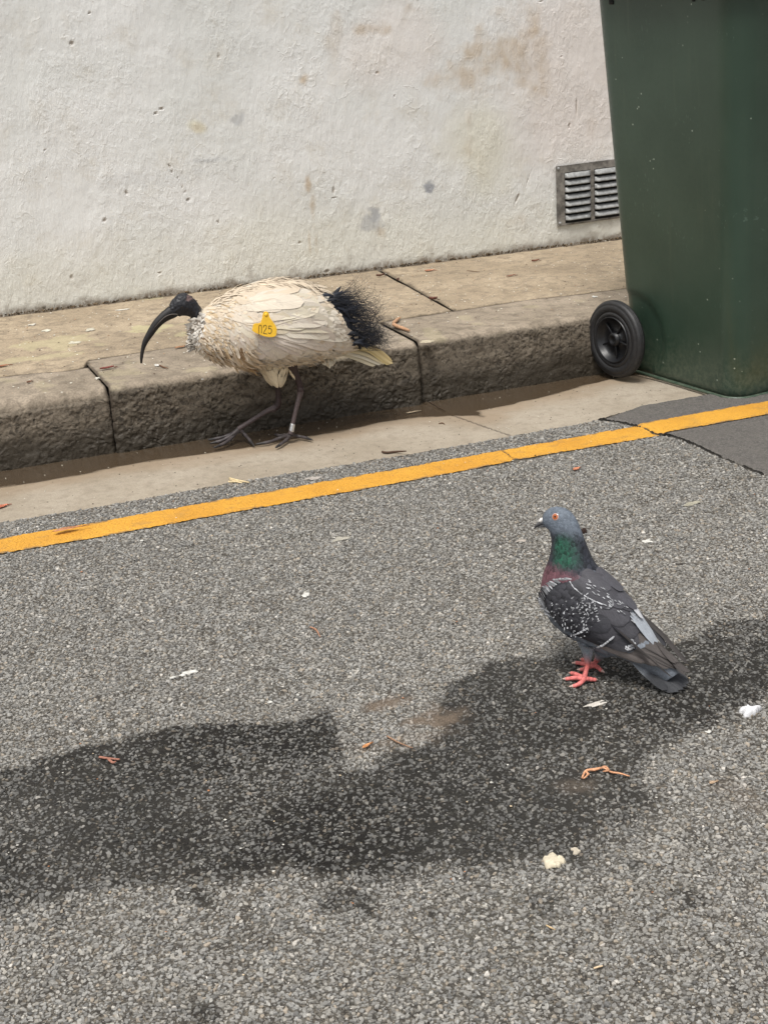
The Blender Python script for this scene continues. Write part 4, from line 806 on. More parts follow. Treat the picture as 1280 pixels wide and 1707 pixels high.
    # shaggy lower neck and breast
    for i in range(1500):
        fr = rng.random(); sx_ = rng.uniform(0, 1)**1.25
        xt, yt = 347+75*sx_, 512-34*sx_; xb, yb = 328+85*sx_, 574+34*sx_+(4 if sx_ > .2 else 0)
        x, y = xt+(xb-xt)*fr, yt+(yb-yt)*fr; ang = math.radians(np.interp(fr, [0, .25, .6, 1], [-30, 25, 62, 40])+rng.normal(0, 7)+26*float(fbm(np.array(x*.06), np.array(y*.06), 2, 41))); ln = rng.uniform(13, 30)*(.75+.25*sx_)*(1+.5*(fr > .8))
        bend = math.radians(np.interp(fr, [0, .3, 1], [28, 10, -28])); x1, y1 = x+math.cos(ang)*ln*.5, y+math.sin(ang)*ln*.5; x2, y2 = x1+math.cos(ang+bend)*ln*.5, y1+math.sin(ang+bend)*ln*.5
        c = tan*rng.uniform(.92, 1.14) if rng.random() < (.34+.5*float(fbm(np.array(x*.07), np.array(y*.10), 2, 43)))*(1-.7*sx_) else (cream*rng.uniform(.9, 1.12) if rng.random() < .6 else white*rng.uniform(.92, 1.08))
        if fr > .72 and rng.random() < .12: c = np.array([.22, .15, .09])
        f([(x, y), (x1, y1), (x2, y2)], rng.uniform(2.6, 6), c, .003+.003*sx_, (rng.uniform(.003, .007) if fr < .75 else rng.uniform(.004, .014))+.001*sx_, 'point' if rng.random() < .5 else 'round', ragged=.1, camber=.1, nu=5, m=9)
    # scruffy greyish white neck
    for i in range(240):
        fr = rng.random(); v = rng.random(); x = 322+22*v+fr*(-6); y = (533-12*v)+fr*48; ang = math.radians(rng.normal(100, 32)+20*(fr < .3)); ln = rng.uniform(6, 14)
        f([(x, y), (x+math.cos(ang)*ln*.5, y+math.sin(ang)*ln*.5), (x+math.cos(ang+.4)*ln, y+math.sin(ang+.4)*ln)], rng.uniform(3, 6), grey*rng.uniform(.75, 1.1) if rng.random() < .85 else np.array([.2, .17, .14]), .001, rng.uniform(.002, .008), 'round', nu=5, m=7, ragged=.12)
    mb.mirror(p0, n, .9, .96, L.V.mean((0, 1))-np.array([0, 0, .004])); child(mb.build('plumage', PLUM), root)
    # ---- lacy black rump plumes
    pb = MB()
    bnd = np.array([(546, 493), (556, 506), (566, 522), (577, 543), (588, 562), (597, 576)], float); bd = catmull(bnd, 60)
    for i in range(260):
        j = int(rng.uniform(0, 56)); x, y = bd[j]+rng.normal(0, 2, 2)-[8, 0]; a = math.radians(np.interp(j, [0, 25, 59], [-4, 22, -14])+rng.normal(0, 14)); ln = rng.uniform(16, 44)*(1.1 if j < 30 else .7)
        off = rng.uniform(-.045, .055); pl = lambda xx, yy, o: atplane(xx, yy, p0+n*o, n); bend = rng.uniform(-.2, .7)
        P = [pl(x, y, off), pl(x+math.cos(a)*ln*.5, y+math.sin(a)*ln*.5, off+.006), pl(x+math.cos(a+bend)*ln, y+math.sin(a+bend)*ln, off)]
        N = nrm(n+np.array([.1, 0, .5])+rng.normal(0, .2, 3)); feather(pb, np.array(P), np.array([N]*3), rng.uniform(5, 10)*PX, np.array([.010, .012, .018])*rng.uniform(.6, 1.7), 'point', .3, 5, 8, ragged=.25)
    for i in range(800):
        j = int(rng.uniform(0, 59)); x, y = bd[j]+rng.normal(0, 3, 2)+[rng.uniform(0, 24), 0]
        a = math.radians(np.interp(j, [0, 20, 40, 59], [-10, 6, 0, -12])+rng.normal(0, 17)); ln = abs(rng.normal(58, 22))+8; ln = min(ln, (664-x)*rng.uniform(.75, 1.)/max(.4, math.cos(a)))
        if j < 12: ln *= .85
        off = rng.uniform(-.05, .06); bend = rng.normal(.15, 1.0); x1, y1 = x+math.cos(a)*ln*.45, y+math.sin(a)*ln*.45; a2 = a+bend; x2, y2 = x1+math.cos(a2)*ln*.3, y1+math.sin(a2)*ln*.3; a3 = a2+bend*1.6; x3, y3 = x2+math.cos(a3)*ln*.25, y2+math.sin(a3)*ln*.25
        yl_ = 584; P = [atplane(xx, min(yy, yl_), p0+n*(off+o), n) for xx, yy, o in ((x, y, 0), (x1, y1, rng.normal(0, .006)), (x2, y2, rng.normal(0, .01)), (x3, y3, rng.normal(0, .014)))]
        ribbon(pb, P, rng.uniform(.3, .65)*PX, np.array([.014, .015, .020])*rng.uniform(.6, 2.2), 10)
    child(pb.build('rump_plumes', HAIRM), root)
    # ---- yellow wing tag
    tg = empty('wing_tag', (0, 0, 0)); child(tg, root); tg.matrix_parent_inverse = Matrix.Identity(4); tp, tn_ = L.q(443, 545, .0205); tg.location = Vector(tp)-root.location
    yel_ = plain('yellow_tag_plastic', (.78, .47, .035), .35, .06, 90, .1, .0003); inkm = plain('black_ink', (.02, .017, .012), .6)
    tnn = nrm(n+np.array([0, 0, .12])+np.array([-.05, 0, 0]))
    def plate(out, off, th, nm, mat):
        q = MB(); pc = catmull(np.array(out+out[:1], float), len(out)*4+1)[:-1] if True else out
        A = np.array([atplane(x, y, tp+tnn*off, tnn) for x, y in pc]); B_ = A-tnn*th; k = len(A); A2 = A+(A.mean(0)-A)*.02+tnn*.0002
        q.add(np.concatenate([B_, A, A2]), [tuple(range(2*k, 3*k))[::1], tuple(range(k))[::-1]]+[(i, (i+1) % k, k+(i+1) % k, k+i) for i in range(k)]+[(k+i, k+(i+1) % k, 2*k+(i+1) % k, 2*k+i) for i in range(k)]); o = q.build(nm, mat, smooth=False); o.data.transform(Matrix.Translation(-Vector(tp))); o.parent = tg; return o
    plate([(437.5, 530), (439, 522), (443.5, 519), (448, 522), (450, 529), (455, 536), (460.5, 545), (461.5, 552), (459, 560.5), (447, 561.8), (434, 558), (430.5, 553), (432.5, 543), (435, 537)], .0014, .0014, 'front_plate', yel_)
    plate([(437, 532), (434, 538), (424, 539.5), (421.5, 546), (421.5, 551.5), (430, 556.5), (440, 557), (444, 540)], -.0010, .0013, 'back_plate', yel_)
    pn = MB(); cpin = atplane(444, 524.5, tp+tnn*.0016, tnn); ux_ = np.array([1., 0, 0]); ellips(pn, cpin, (.0042, .0042, .0026), (ux_, nrm(np.cross(tnn, ux_)), tnn), (.5, .5, .5), 16); o = pn.build('pin', yel_); o.data.transform(Matrix.Translation(-Vector(tp))); o.parent = tg
    q = MB()
    for gl in ([(431.8, 555), (431.6, 544.5), (433.2, 541.6), (435.6, 542.2), (436.4, 545.5), (436.2, 555)], [(439.4, 545.6), (440.2, 542.6), (442.6, 541.8), (444.4, 543.6), (444.0, 547.4), (441.2, 551.6), (439.4, 555.6), (445.0, 556.6)], [(452.8, 543.6), (448.6, 543.2), (448.0, 548.2), (450.6, 547.2), (452.8, 549.4), (452.6, 553.6), (450.4, 556.4), (447.6, 554.8)]):
        P = np.array([atplane(x, y, tp+tnn*.0018, tnn) for x, y in gl])
        for a, b_ in zip(P[:-1], P[1:]): dd = nrm(b_-a); box(q, (a+b_)/2, np.linalg.norm(b_-a)+.0010, .0011, .0006, (dd, np.cross(tnn, dd), tnn))
    o = q.build('number', inkm, smooth=False); o['label'] = 'black number 025 printed on the yellow wing tag'; o.data.transform(Matrix.Translation(-Vector(tp))); o.parent = tg
    # ---- metal ring on the leg
    rb = MB(); tube(rb, [lp(488.4, 706.5, .0335), lp(487.2, 712, .034), lp(485.8, 719.5, .035)], [.0062, .0062, .0062], (.5, .5, .5), 10, 16); child(rb.build('leg_ring', plain('aluminium_ring', (.62, .62, .62), .35, .15, 300, .4, .0004, .85)), root)
make_ibis()

def make_pigeon():
    a_ = math.radians(-55); n = np.array([math.sin(a_), -math.cos(a_), 0.]); ud = np.array([math.cos(a_), math.sin(a_), 0.]); p0 = np.array([1.03, 1.822, 0]); zc = (p0-CP)@CF; PX = zc/F
    root = empty('pigeon', tuple(p0)); tag(root, 'grey pigeon with green sheen on its neck and red feet standing on the asphalt', 'pigeon')
    st = [(905.5, 864, 906, 874, .0045), (908, 855, 909.5, 877, .0085), (914, 849, 915, 881, .0115), (924, 845.5, 919, 886, .0135), (936, 846.5, 920.5, 893, .0145), (948, 853, 921.5, 900, .0155), (958, 866, 921.5, 908, .017), (966, 885, 920, 918, .0195), (974, 908, 917, 931, .024), (984, 934, 911, 947, .030), (997, 951, 905, 966, .038),
          (1014, 968, 904, 985, .045), (1031, 988, 909, 1008, .049), (1045, 1008, 924, 1032, .050), (1057, 1027, 948, 1052, .047), (1068, 1045, 976, 1068, .041), (1080, 1060, 1008, 1082, .034), (1093, 1076, 1040, 1094, .026), (1107, 1093, 1066, 1108, .018), (1120, 1110, 1090, 1124, .010), (1130, 1122, 1108, 1136, .005)]
    st = [(a[0]-1, a[1]+1, a[2]+2, a[3]-1, a[4]*.94) if 10 <= i <= 15 else a for i, a in enumerate(st)]
    L = Loft(st, p0, n, 150, 64); b = MB(); nx, ny = proj3(L.V.reshape(-1, 3))
    def pcol(nx, ny):
        h = np.array([.135, .16, .195]); gr = np.array([.024, .118, .072]); dk = np.array([.035, .038, .05]); pu = np.array([.15, .07, .085]); gy = np.array([.17, .19, .22]); rump = np.array([.34, .37, .41])
        nx = np.asarray(nx, float)[..., None]; ny = np.asarray(ny, float)[..., None]
        k0 = sstep(876, 900, ny-(nx-940)*.1); c = h*(1-k0)+dk*k0
        u = (nx-np.interp(ny, [890, 940], [922, 918]))/np.interp(ny, [890, 940], [42, 62])
        g = sstep(880, 906, ny)*sstep(952, 930, ny)*sstep(-.02, .2, u)*sstep(.98, .40, u)*(.75+.35*fbm(nx*.25, ny*.9+nx*.3, 2, 5)); c = c*(1-g)+gr*g
        pk = sstep(926, 948, ny-(nx-912)*.42)*sstep(1010, 975, ny)*(.35+.65*sstep(985, 955, nx)); c = c*(1-pk)+pu*pk
        bl = sstep(985, 1010, ny+(nx-930)*.25); bl = np.maximum(bl, sstep(955, 985, nx)*sstep(945, 960, ny)); c = c*(1-bl)+gy*bl
        r = sstep(1035, 1055, nx)*sstep(12, 0, ny-(1012+(nx-1040)*1.15)); c = c*(1-r)+rump*r; return c
    rn = fbm(nx*.3, ny*.3, 3, 77); b.add(L.V.reshape(-1, 3), L.faces(), pcol(nx, ny)*(1+.12*rn[:, None]))
    bp = lambda x, y, o=0.: atplane(x, y, p0+n*o, n)
    tube(b, [bp(910, 868.5), bp(903, 870.5), bp(897.5, 873.5), bp(893, 877.2), bp(890, 881.5)], [.0052, .0044, .0034, .0024, .0010], np.array([(.17, .18, .20), (.13, .135, .145), (.10, .10, .105), (.075, .075, .078), (.16, .15, .14)]), 24, 12, squash=.8)
    tube(b, [bp(909, 875.5), bp(902, 877.0), bp(896, 878.6)], [.0032, .0024, .0010], (.12, .12, .125), 14, 10)
    for o in (.0030, -.0030): ellips(b, bp(902.0, 867.2, o), (.0054, .0030, .0034), (nrm(ud*-.8+np.array([0, 0, -.55])), n, nrm(np.array([0, 0, .8])-ud*.5)), (.80, .77, .74), 14)
    # legs and feet
    red = np.array([.50, .135, .125]); pale = np.array([.60, .42, .36])
    def foot(up, centre, toes):
        tube(b, up, [.017, .0085, .0042, .0036, .0046], np.array([(.22, .24, .27), (.25, .27, .3), red, red, red]), 24, 12)
        for t in toes:
            P = catmull([centre]+[at(x, y, z) for x, y, z in t], 24); R = np.interp(np.linspace(0, 1, 24), [0, .75, .84, 1], [.0038, .0027, .0017, .0006])*(1+.13*np.abs(np.sin(np.linspace(0, 3.4*math.pi, 24))))
            Cc = np.concatenate([np.tile(red, (18, 1))*(1+.35*np.abs(np.sin(np.linspace(0, 9, 18)))[:, None]), np.tile(pale, (6, 1))]); tube(b, P, R, Cc, 24, 9)
    c1 = at(973, 1131, .010); foot([bp(978, 1066, .018), bp(979, 1088, .018), bp(979, 1108, .018), (bp(979, 1108, .018)+c1)/2, c1], c1, [[(958, 1130, .008), (946, 1131.5, .005), (937.5, 1131.5, .003)], [(968, 1138, .008), (958, 1143, .005), (948, 1144.5, .003)], [(962, 1125, .009), (954, 1122.5, .006), (947, 1121.5, .003)], [(982, 1132, .007), (990, 1133, .005), (996, 1133, .003)]])
    c2 = at(988, 1109, .010); foot([bp(1003, 1084, -.018), bp(999, 1092, -.018), bp(994, 1101, -.018), (bp(994, 1101, -.018)+c2)/2, c2], c2, [[(974, 1107, .008), (963, 1105, .005), (952.5, 1105, .003)], [(978, 1113, .008), (970, 1116, .005), (961, 1116, .003)], [(980, 1104, .008), (972, 1100, .006), (966, 1098, .003)], [(995, 1112, .007), (1001, 1117, .005), (1007, 1121, .003)]])
    child(b.build('body', vcol('pigeon_skin', .6, .35, .18, 300., .4, .0005)), root)
    # eye
    e = MB(); ec, en = L.q(925.5, 861.5, 0.); zz = np.array([0, 0, 1.]); ea = nrm(ud-en*(ud@en)); eb = np.cross(en, ea)
    def ecol(V, C_):
        r = np.linalg.norm((V-ec)-((V-ec)@en)[..., None]*en, axis=-1)[..., None]
        k = sstep(.0040, .0044, r); c = np.array([.36, .095, .025])*(1-k)+np.array([.40, .27, .24])*k; k = sstep(.0018, .0014, r); return c*(1-k)+np.array([.004, .004, .004])*k
    rr = np.linspace(0, .0056, 15); th = np.linspace(0, 6.283, 28, endpoint=False); hh = .0026*np.sqrt(np.clip(1-(rr/.0064)**2, 0, 1))-.0006
    V = np.array([[ec+math.cos(t)*r*ea+math.sin(t)*r*eb+en*h for t in th] for r, h in zip(rr, hh)]); e.add(V, [tuple(f) for f in grid_faces(15, 28, closeu=True)], ecol(V, None)); child(e.build('eye', vcol('bird_eye', .12, .5, .05, 300., 0.)), root)
    # ---- plumage
    mb = MB()
    def f(pts, wpx, col, l0, l1, kind='round', m_=None, **kw):
        P, N = L.path(pts, l0*.42, l1*.42); feather(m_ or mb, P, N, wpx*PX, np.array(col, float)*(1+rng.normal(0, .05)), kind, **kw)
    # small overlapping body feathers, head to flank
    for i in range(2600):
        s_ = int(rng.uniform(6, 118)); t_ = int(rng.integers(0, L.nth//2+1)); P = L.V[s_, t_]; N = L.N[s_, t_]; D = L.D[s_, t_]; x, y = proj3(P[None]); x = x[0]; y = y[0]
        head = s_ < 42; ln = np.interp(s_, [6, 40, 60, 110], [.004, .007, .011, .020])*rng.uniform(.8, 1.2); d = nrm(D+rng.normal(0, .08, 3)); d = nrm(d-N*(d@N))
        c = pcol(x, y).reshape(3)*rng.uniform(.78, 1.2)
        if 888 < y < 950 and rng.random() < .35: c = c*rng.uniform(.45, .75)
        q = np.array([P-d*ln*.4, P+d*ln*.2+N*(.0006+.03*ln), P+d*ln*.7+N*(.0003+.05*ln)]); feather(mb, q, np.array([N]*3), ln*.75, c, 'round', .2, 5, 6)
    dark = np.array([.048, .047, .054]); dk2 = np.array([.029, .029, .034]); brn = np.array([.075, .066, .062]); wh = np.array([.62, .63, .66]); lg = np.array([.32, .345, .38])
    # tail (under everything)
    tm = MB()
    def tailf(t_, off, w=17):
        P = [bp(1040, 1076, off*.4), bp((1040+t_[0])/2-4, (1076+t_[1])/2+1, off*.7), bp(*t_, off)]; P[2][2] = max(P[2][2], .006); N = [nrm(n*.75+np.array([0, 0, 1.])+ud*.35)]*3
        def cf(U, V_, c):
            k = sstep(.50, .66, V_)[..., None]; c = lg*.75*(1-k)+np.array([.035, .037, .042])*k; return c
        feather(tm, np.array(P), np.array(N), w*PX, lg, 'long', .15, 7, 14, colf=cf)
    for t_, off in (((1141, 1128), -.030), ((1146, 1133), -.022), ((1148, 1139), -.012), ((1144, 1144), -.006), ((1138, 1149), .000), ((1130, 1153), .006), ((1122, 1155), .010), ((1112, 1150), .014)): tailf(t_, off)
    child(tm.build('tail', SLEEK), root)
    # far wing edge
    for a, t_, w, c in (((1050, 1010), (1146, 1107), 9, brn*.55), ((1060, 1020), (1142, 1104), 9, brn*1.3), ((1045, 1005), (1110, 1078), 10, dk2)):
        P = [bp(*a, -.036), bp((a[0]+t_[0])/2+3, (a[1]+t_[1])/2-4, -.036), bp(*t_, -.028)]; feather(mb, np.array(P), np.array([nrm(n*.4+np.array([.2, 0, 1.]))]*3), w*PX, c, 'long', .2, 5, 12)
    # near primaries and secondaries
    for a, m_, t_, w, c in (((985, 1066), (1025, 1085), (1075, 1102), 15, brn*3.0), ((992, 1064), (1045, 1084), (1095, 1107), 16, brn*2.1), ((1000, 1060), (1060, 1084), (1116, 1113), 17, brn*1.5), ((1010, 1056), (1072, 1082), (1134, 1118), 17, brn*1.15), ((1018, 1052), (1080, 1081), (1147, 1123), 18, brn*.9), ((1025, 1048), (1075, 1070), (1128, 1106), 20, brn*1.1)):
        f([a, m_, t_], w, c, .004, .010, 'long', camber=.12, m=16, edge=c*.55)
    for a, m_, t_, w in (((1040, 1000), (1066, 1030), (1096, 1076), 26), ((1050, 1014), (1074, 1044), (1096, 1078), 16)):
        f([a, m_, t_], w*.85, lg*rng.uniform(.85, 1.0), .001, .002, 'round', camber=.1, m=14)
    nearw = MB()
    def g(pts, w, col, l0=.006, l1=.009, **kw): f(pts, w, col, l0, l1, 'round', nearw, camber=.14, m=14, **kw)
    g([(985, 1040), (1025, 1060), (1064, 1070)], 44, dark*.9, .006, .009, edge=dark*.6)
    g([(975, 1044), (1015, 1066), (1058, 1076)], 28, dk2*1.3, .007, .010, tip=wh*.6, tipv=.96, tipw=.03)
    g([(990, 1020), (1030, 1035), (1063, 1055)], 42, dark*1.0, .008, .011, edge=dark*.6)
    g([(958, 1044), (990, 1060), (1023, 1068)], 28, dk2, .008, .011)
    g([(985, 1008), (1020, 1018), (1046, 1036)], 40, dark*1.25, .010, .012, edge=dark*.75)
    g([(970, 1028), (1005, 1048), (1040, 1056)], 36, dark*1.1, .010, .012, edge=dark*.75)
    g([(948, 1038), (970, 1052), (1003, 1062)], 26, dk2, .010, .012)
    g([(955, 1018), (985, 1036), (1018, 1044)], 32, dk2*1.6, .011, .013, edge=dk2)
    g([(940, 1030), (960, 1043), (985, 1050)], 22, dk2, .011, .0135)
    g([(932, 1026), (945, 1037), (962, 1049)], 18, dk2, .011, .0135)
    for line, l in ((((966, 1066), (978, 1072), (990, 1075), (1003, 1073), (1013, 1067), (1023, 1059)), .0155), (((944, 1053), (953, 1056), (963, 1053), (972, 1049), (981, 1044)), .0175), (((1042, 1077), (1049, 1076), (1057, 1073)), .0135), (((1044, 1080), (1050, 1080), (1055, 1078)), .013)):
        k = int(8*len(line)); lc = catmull(np.array(line, float), k)
        for i in range(k-2):
            dd = lc[i+1]-lc[i]; jj = rng.normal(0, .5, 2); ww = rng.uniform(1.6, 3.6)
            if rng.random() < .93: g([tuple(lc[i]-dd+jj), tuple(lc[i]+dd+jj), tuple(lc[i]+3*dd+jj)], ww, wh*rng.uniform(.6, 1.05), l, l+.0003)
    # speckled lesser coverts, rear rows first
    cells = []
    dv = np.array([.80, .60]); tv = np.array([.60, -.80]); org = np.array([905., 985.])
    for ks in range(13):
        for kt in range(-7, 9):
            p = org+dv*(ks*7.6)+tv*(kt*7.5+(ks % 2)*3.7); x, y = p+rng.normal(0, 1.2, 2)
            if x < 903 or x > 1000 or y < 962: continue
            if y > 1012+(x-912)*1.05 or y > 1050+(x-960)*.35: continue
            if y < 972+(x-955)*.95 and x > 940: continue
            if y < np.interp(x, [905, 912, 930, 948], [996, 986, 974, 970]): continue
            cells.append((ks, x, y))
    for ks, x, y in sorted(cells, key=lambda c: -c[0]):
        sp = sstep(986, 1002, y+(x-950)*.05)*sstep(1056, 1046, y); smooth = math.hypot(x-940, (y-985)*1.15) < 23
        sp = sp*(0 if smooth else .8); ln = 15+ks*.5; tipc = wh*rng.uniform(.6, 1.1) if rng.random() < (.92*sp+.08*(not smooth)) else None
        big = math.hypot(x-980, y-1003) < 14
        kw = {}
        if False:
            u0, uw, tv_, kk = rng.uniform(-.5, .5), rng.uniform(.4, 1. if big else .8), (rng.uniform(.45, .7) if big else rng.uniform(.64, .82)), rng.uniform(.55, 1.05)
            kw = dict(colf=lambda U, V_, c, u0=u0, uw=uw, tv_=tv_, kk=kk: (lambda k: c*(1-k)+wh*kk*k)(np.clip(sstep(tv_, tv_+.12, V_+.1*fbm(U*3+u0*50, V_*5, 2, 4))*sstep(uw, uw*.4, np.abs(U-u0)+.3*fbm(U*2, V_*6+u0*40, 2, 3)), 0, 1)[..., None]))
        d = dv*ln+rng.normal(0, 1., 2); l = .0135+(.0040*(1-ks/13))
        if x+d[0] > 1004: continue
        g([(x-d[0]*.5, y-d[1]*.5), (x, y), (x+d[0]*.5, y+d[1]*.5)], rng.uniform(10, 13), dk2*rng.uniform(.8, 1.7), l-.002, l, **kw)
    for ks, x, y in cells:
        z_ = sstep(990, 1003, y+(x-950)*.1)*sstep(1058, 1048, y); big = math.hypot(x-981, y-1004) < 15
        for r_ in range(5 if big else 2):
            if rng.random() < (.85 if big else .7*z_+.04) and x < 998:
                xx, yy = x+6+rng.normal(0, 3), y+4+rng.normal(0, 3); a2 = rng.choice([rng.normal(-.25, .3), rng.normal(1.2, .3)], p=[.7, .3]); l2 = rng.uniform(2, 4.5); dd = np.array([math.cos(a2), math.sin(a2)])*l2/2; pp = np.array([xx, yy])
                if xx < 1000: g([tuple(pp-dd), tuple(pp+[rng.normal(0, .5), rng.normal(0, .5)]), tuple(pp+dd)], rng.uniform(.9, 2.4), wh*rng.uniform(.25, .75), .038, .0405)
    # white leading edge of the folded wing
    for i in range(42):
        v = i/41; p = catmull(np.array([(948, 964), (932, 967), (919, 978), (912, 991), (913, 1006), (921, 1020)], float), 42)[i]; 
        if rng.random() < .2: continue
        d = np.array([[6, 2], [5, 5], [3, 8], [1, 9], [3, 8], [6, 7]])[min(5, int(v*6))]; g([tuple(p-d*.4), tuple(p), tuple(p+d)], rng.uniform(1.6, 3.2), wh*rng.uniform(.4, .95), .036, .017)
    # scapulars / mantle on top, with the fine white line at their lower edge
    for a, m_, t_, w, c, kw in (((985, 960), (1020, 990), (1052, 1018), 30, dark*1.25, {}), ((965, 965), (1000, 985), (1040, 1012), 30, dark*1.4, {}), ((955, 970), (985, 992), (1020, 1010), 26, dark*1.2, dict(tip=wh*.5, tipv=.95, tipw=.05)), ((1000, 965), (1030, 990), (1056, 1018), 24, dark*1.5, {}), ((1020, 980), (1045, 1005), (1066, 1034), 12, wh*.8, {}), ((990, 950), (1010, 966), (1034, 988), 24, dark*1.6, {}), ((968, 955), (990, 968), (1015, 985), 24, dark*1.45, {})):
        g([a, m_, t_], w, c, .013, .016, **kw)
    ln_ = catmull(np.array([(951, 969), (958, 980), (970, 990), (992, 1003), (1016, 1012)], float), 34)
    for i in range(0, 32): g([tuple(ln_[i]), tuple(ln_[i]+(ln_[i+1]-ln_[i])), tuple(ln_[i]+(ln_[i+1]-ln_[i])*2+[.5, .5])], rng.uniform(1., 2.6), wh*rng.uniform(.4, .95), .0175, .0178) if rng.random() < .8 else None
    for i in range(46):
        x, y = rng.uniform(975, 1056), 0; y = 975+(x-975)*.75+rng.uniform(-14, 6); g([(x, y), (x+2, y+1.5), (x+4, y+3)], rng.uniform(1, 2), wh*rng.uniform(.3, .7), .0175, .0178)
    # grey flank and thigh
    for i in range(90):
        v = rng.random(); x = 966+24*rng.random(); y = 1066+26*v; x = x+(978-x)*v*.75; P0 = bp(x, y, .02+.012*(1-v)); P2 = bp(x+2+(980-x)*.3, y+13, .018+.008*(1-v)); feather(mb, np.array([P0, (P0+P2)/2+n*.002, P2]), np.array([n]*3), rng.uniform(4, 7)*PX, np.array([.25, .275, .31])*rng.uniform(.8, 1.15), 'round', .2, 5, 6)
    nearw.mirror(p0, n, .55, .62, bp(1034, 1044)); mb.mirror(p0, n, .96, .99, L.V.mean((0, 1)))
    child(mb.build('plumage', SLEEK), root); child(nearw.build('wings', SLEEK), root)
make_pigeon()
# ================================================================== LITTER ON THE GROUND
LEAFM = vcol('dry_leaf', .6, .3, .3, 300., .5, .0005); TWIGM = vcol('twig_bark', .75, .2, .35, 350., .6, .0004); DROPM = vcol('dried_dropping', .85, .2, .12, 250., .6, .0006)
def gz(px, py):
    p = at(px, py, 0.)
    if p[1] > 3.38: return HK+.0015+(max(0, at(px, py, HK)[1]-3.6)*.01)+.0008
    if p[1] > 3.0: return -.004-.006*float(sstep(3.15, 3.4, p[1]))+.0008
    return float(roadz(p[0], p[1]))+.003
def leaf(name, label, p, L, w, ang, col, curl=.25, group='dry leaves blown along the kerb', kind='round', z=None, lift=0., cat='leaf'):
    z = gz(*p) if z is None else z; c = at(p[0], p[1], z); a = math.radians(ang); d = np.array([math.cos(a), math.sin(a), 0]); s = np.array([-d[1], d[0], 0]); m = 13; v = np.linspace(0, 1, m); u = np.linspace(-1, 1, 7)
    pr = w/2*np.sin(np.pi*v**.8)**.8*(1+.12*rng.normal(0, 1, m)*(kind == 'torn')); P = np.zeros((m, 7, 3)); C_ = np.zeros((m, 7, 3))
    for i in range(m):
        for j in range(7):
            P[i, j] = d*L*(v[i]-.5)+s*u[j]*pr[i]+s*.08*L*math.sin(3*v[i])+np.array([0, 0, 1])*(curl*w*(u[j]**2)*.6+curl*L*.35*abs(v[i]-.45)**1.5+rng.normal(0, .0003)+.0006+lift*v[i])
            C_[i, j] = np.array(col)*(1+.25*math.sin(7*v[i]+2*u[j]))*(.6 if j == 3 else 1)
    q = MB(); q.add(P, [tuple(f) for f in grid_faces(m, 7)], C_)
    tube(q, [d*L*.5+[0, 0, .001+lift], d*L*.62+s*.003+[0, 0, .0015+lift], d*L*.75+s*.001+[0, 0, .001]], [.0006, .0005, .0004], np.array(col)*.6, 8, 5)
    o = q.build(name, LEAFM); sm = o.modifiers.new('t', 'SOLIDIFY'); sm.thickness = .0005; o.location = Vector(c); tag(o, label, cat, group)
def twig(label, pts, r, col, branches=(), group='twigs and straws lying about', name='twig', lift=.0, cat='twig'):
    q = MB(); P = [at(x, y, gz(x, y)+r+lift*(i % 2)) for i, (x, y) in enumerate(pts)]; c = P[0].copy(); m = len(P)
    tube(q, [p-c for p in P], np.interp(np.linspace(0, 1, m), [0, .5, 1], [r, r*1.15, r*.55])*(1+rng.normal(0, .15, m)), col, 26, 7)
    for b in branches: tube(q, [at(x, y, gz(x, y)+r+lift)-c for x, y in b], [r*.9]*(len(b)-1)+[r*.4], np.array(col)*rng.uniform(.8, 1.2), 14, 6)
    o = q.build(name, TWIGM); o.location = Vector(c); tag(o, label, cat, group)
def blobs(name, label, cat, p, rx, ry, h, col, group, n=1, seed=0, mat=None, rag=.35, spread=1.):
    z = gz(*p); c = at(p[0], p[1], z); q = MB(); r0 = np.random.default_rng(seed+50)
    for k in range(n):
        o = np.array([r0.normal(0, rx*.55), r0.normal(0, ry*.55), 0])*(k > 0)*spread; sc = 1 if k == 0 else r0.uniform(.25, .6)
        a = np.linspace(0, 2*math.pi, 22, endpoint=False); rr = 1+rag*fbm(np.cos(a)*1.6+seed*3.1+k, np.sin(a)*1.6, 3, seed+k)*1.6
        V = [o+np.array([math.cos(t)*rx*sc*f*g, math.sin(t)*ry*sc*f*g, hh*h]) for g, hh in ((1.02, -.6), (1, .25), (.82, .75), (.5, 1), (.2, .9)) for t, f in zip(a, rr)]
        V = np.array(V); V[:, 2] += fbm(V[:, 0]*300, V[:, 1]*300, 2, seed)*h*.5; C_ = np.array(col)*(1+.2*fbm(V[:, 0]*200+9, V[:, 1]*200, 3, seed+3))[:, None]
        q.add(V, [tuple(f) for f in grid_faces(5, 22, closeu=True)]+[tuple(range(88, 110))], C_)
    ob = q.build(name, mat or DROPM); ob.location = Vector(c); tag(ob, label, cat, group)
LR = (.42, .15, .09); LB = (.13, .06, .035); LT = (.36, .24, .13)
leaf('leaf', 'salmon coloured oval leaf on asphalt just above the pigeon', (961, 783), .022, .012, 28, (.50, .20, .11), .3)
leaf('leaf', 'long salmon leaf lying across the left end of the yellow line', (113, 883), .060, .015, 2, (.44, .20, .10), .1, z=.0085)
leaf('leaf', 'red leaf on the gutter concrete cut by the left edge of the photo', (4, 846), .032, .016, 20, (.42, .14, .08))
leaf('leaf', 'brown leaf on the left footpath slab at the photo edge', (6, 611), .032, .012, 5, (.30, .13, .07), z=HK+.003)
leaf('leaf', 'dark red leaf on the kerb below the tip of the ibis bill', (179, 615), .036, .010, 3, (.20, .05, .04), .5)
leaf('leaf', 'rusty flat leaf in the kerb joint under the ibis neck', (305, 579), .045, .013, 8, (.33, .17, .09), .2, z=HK+.003)
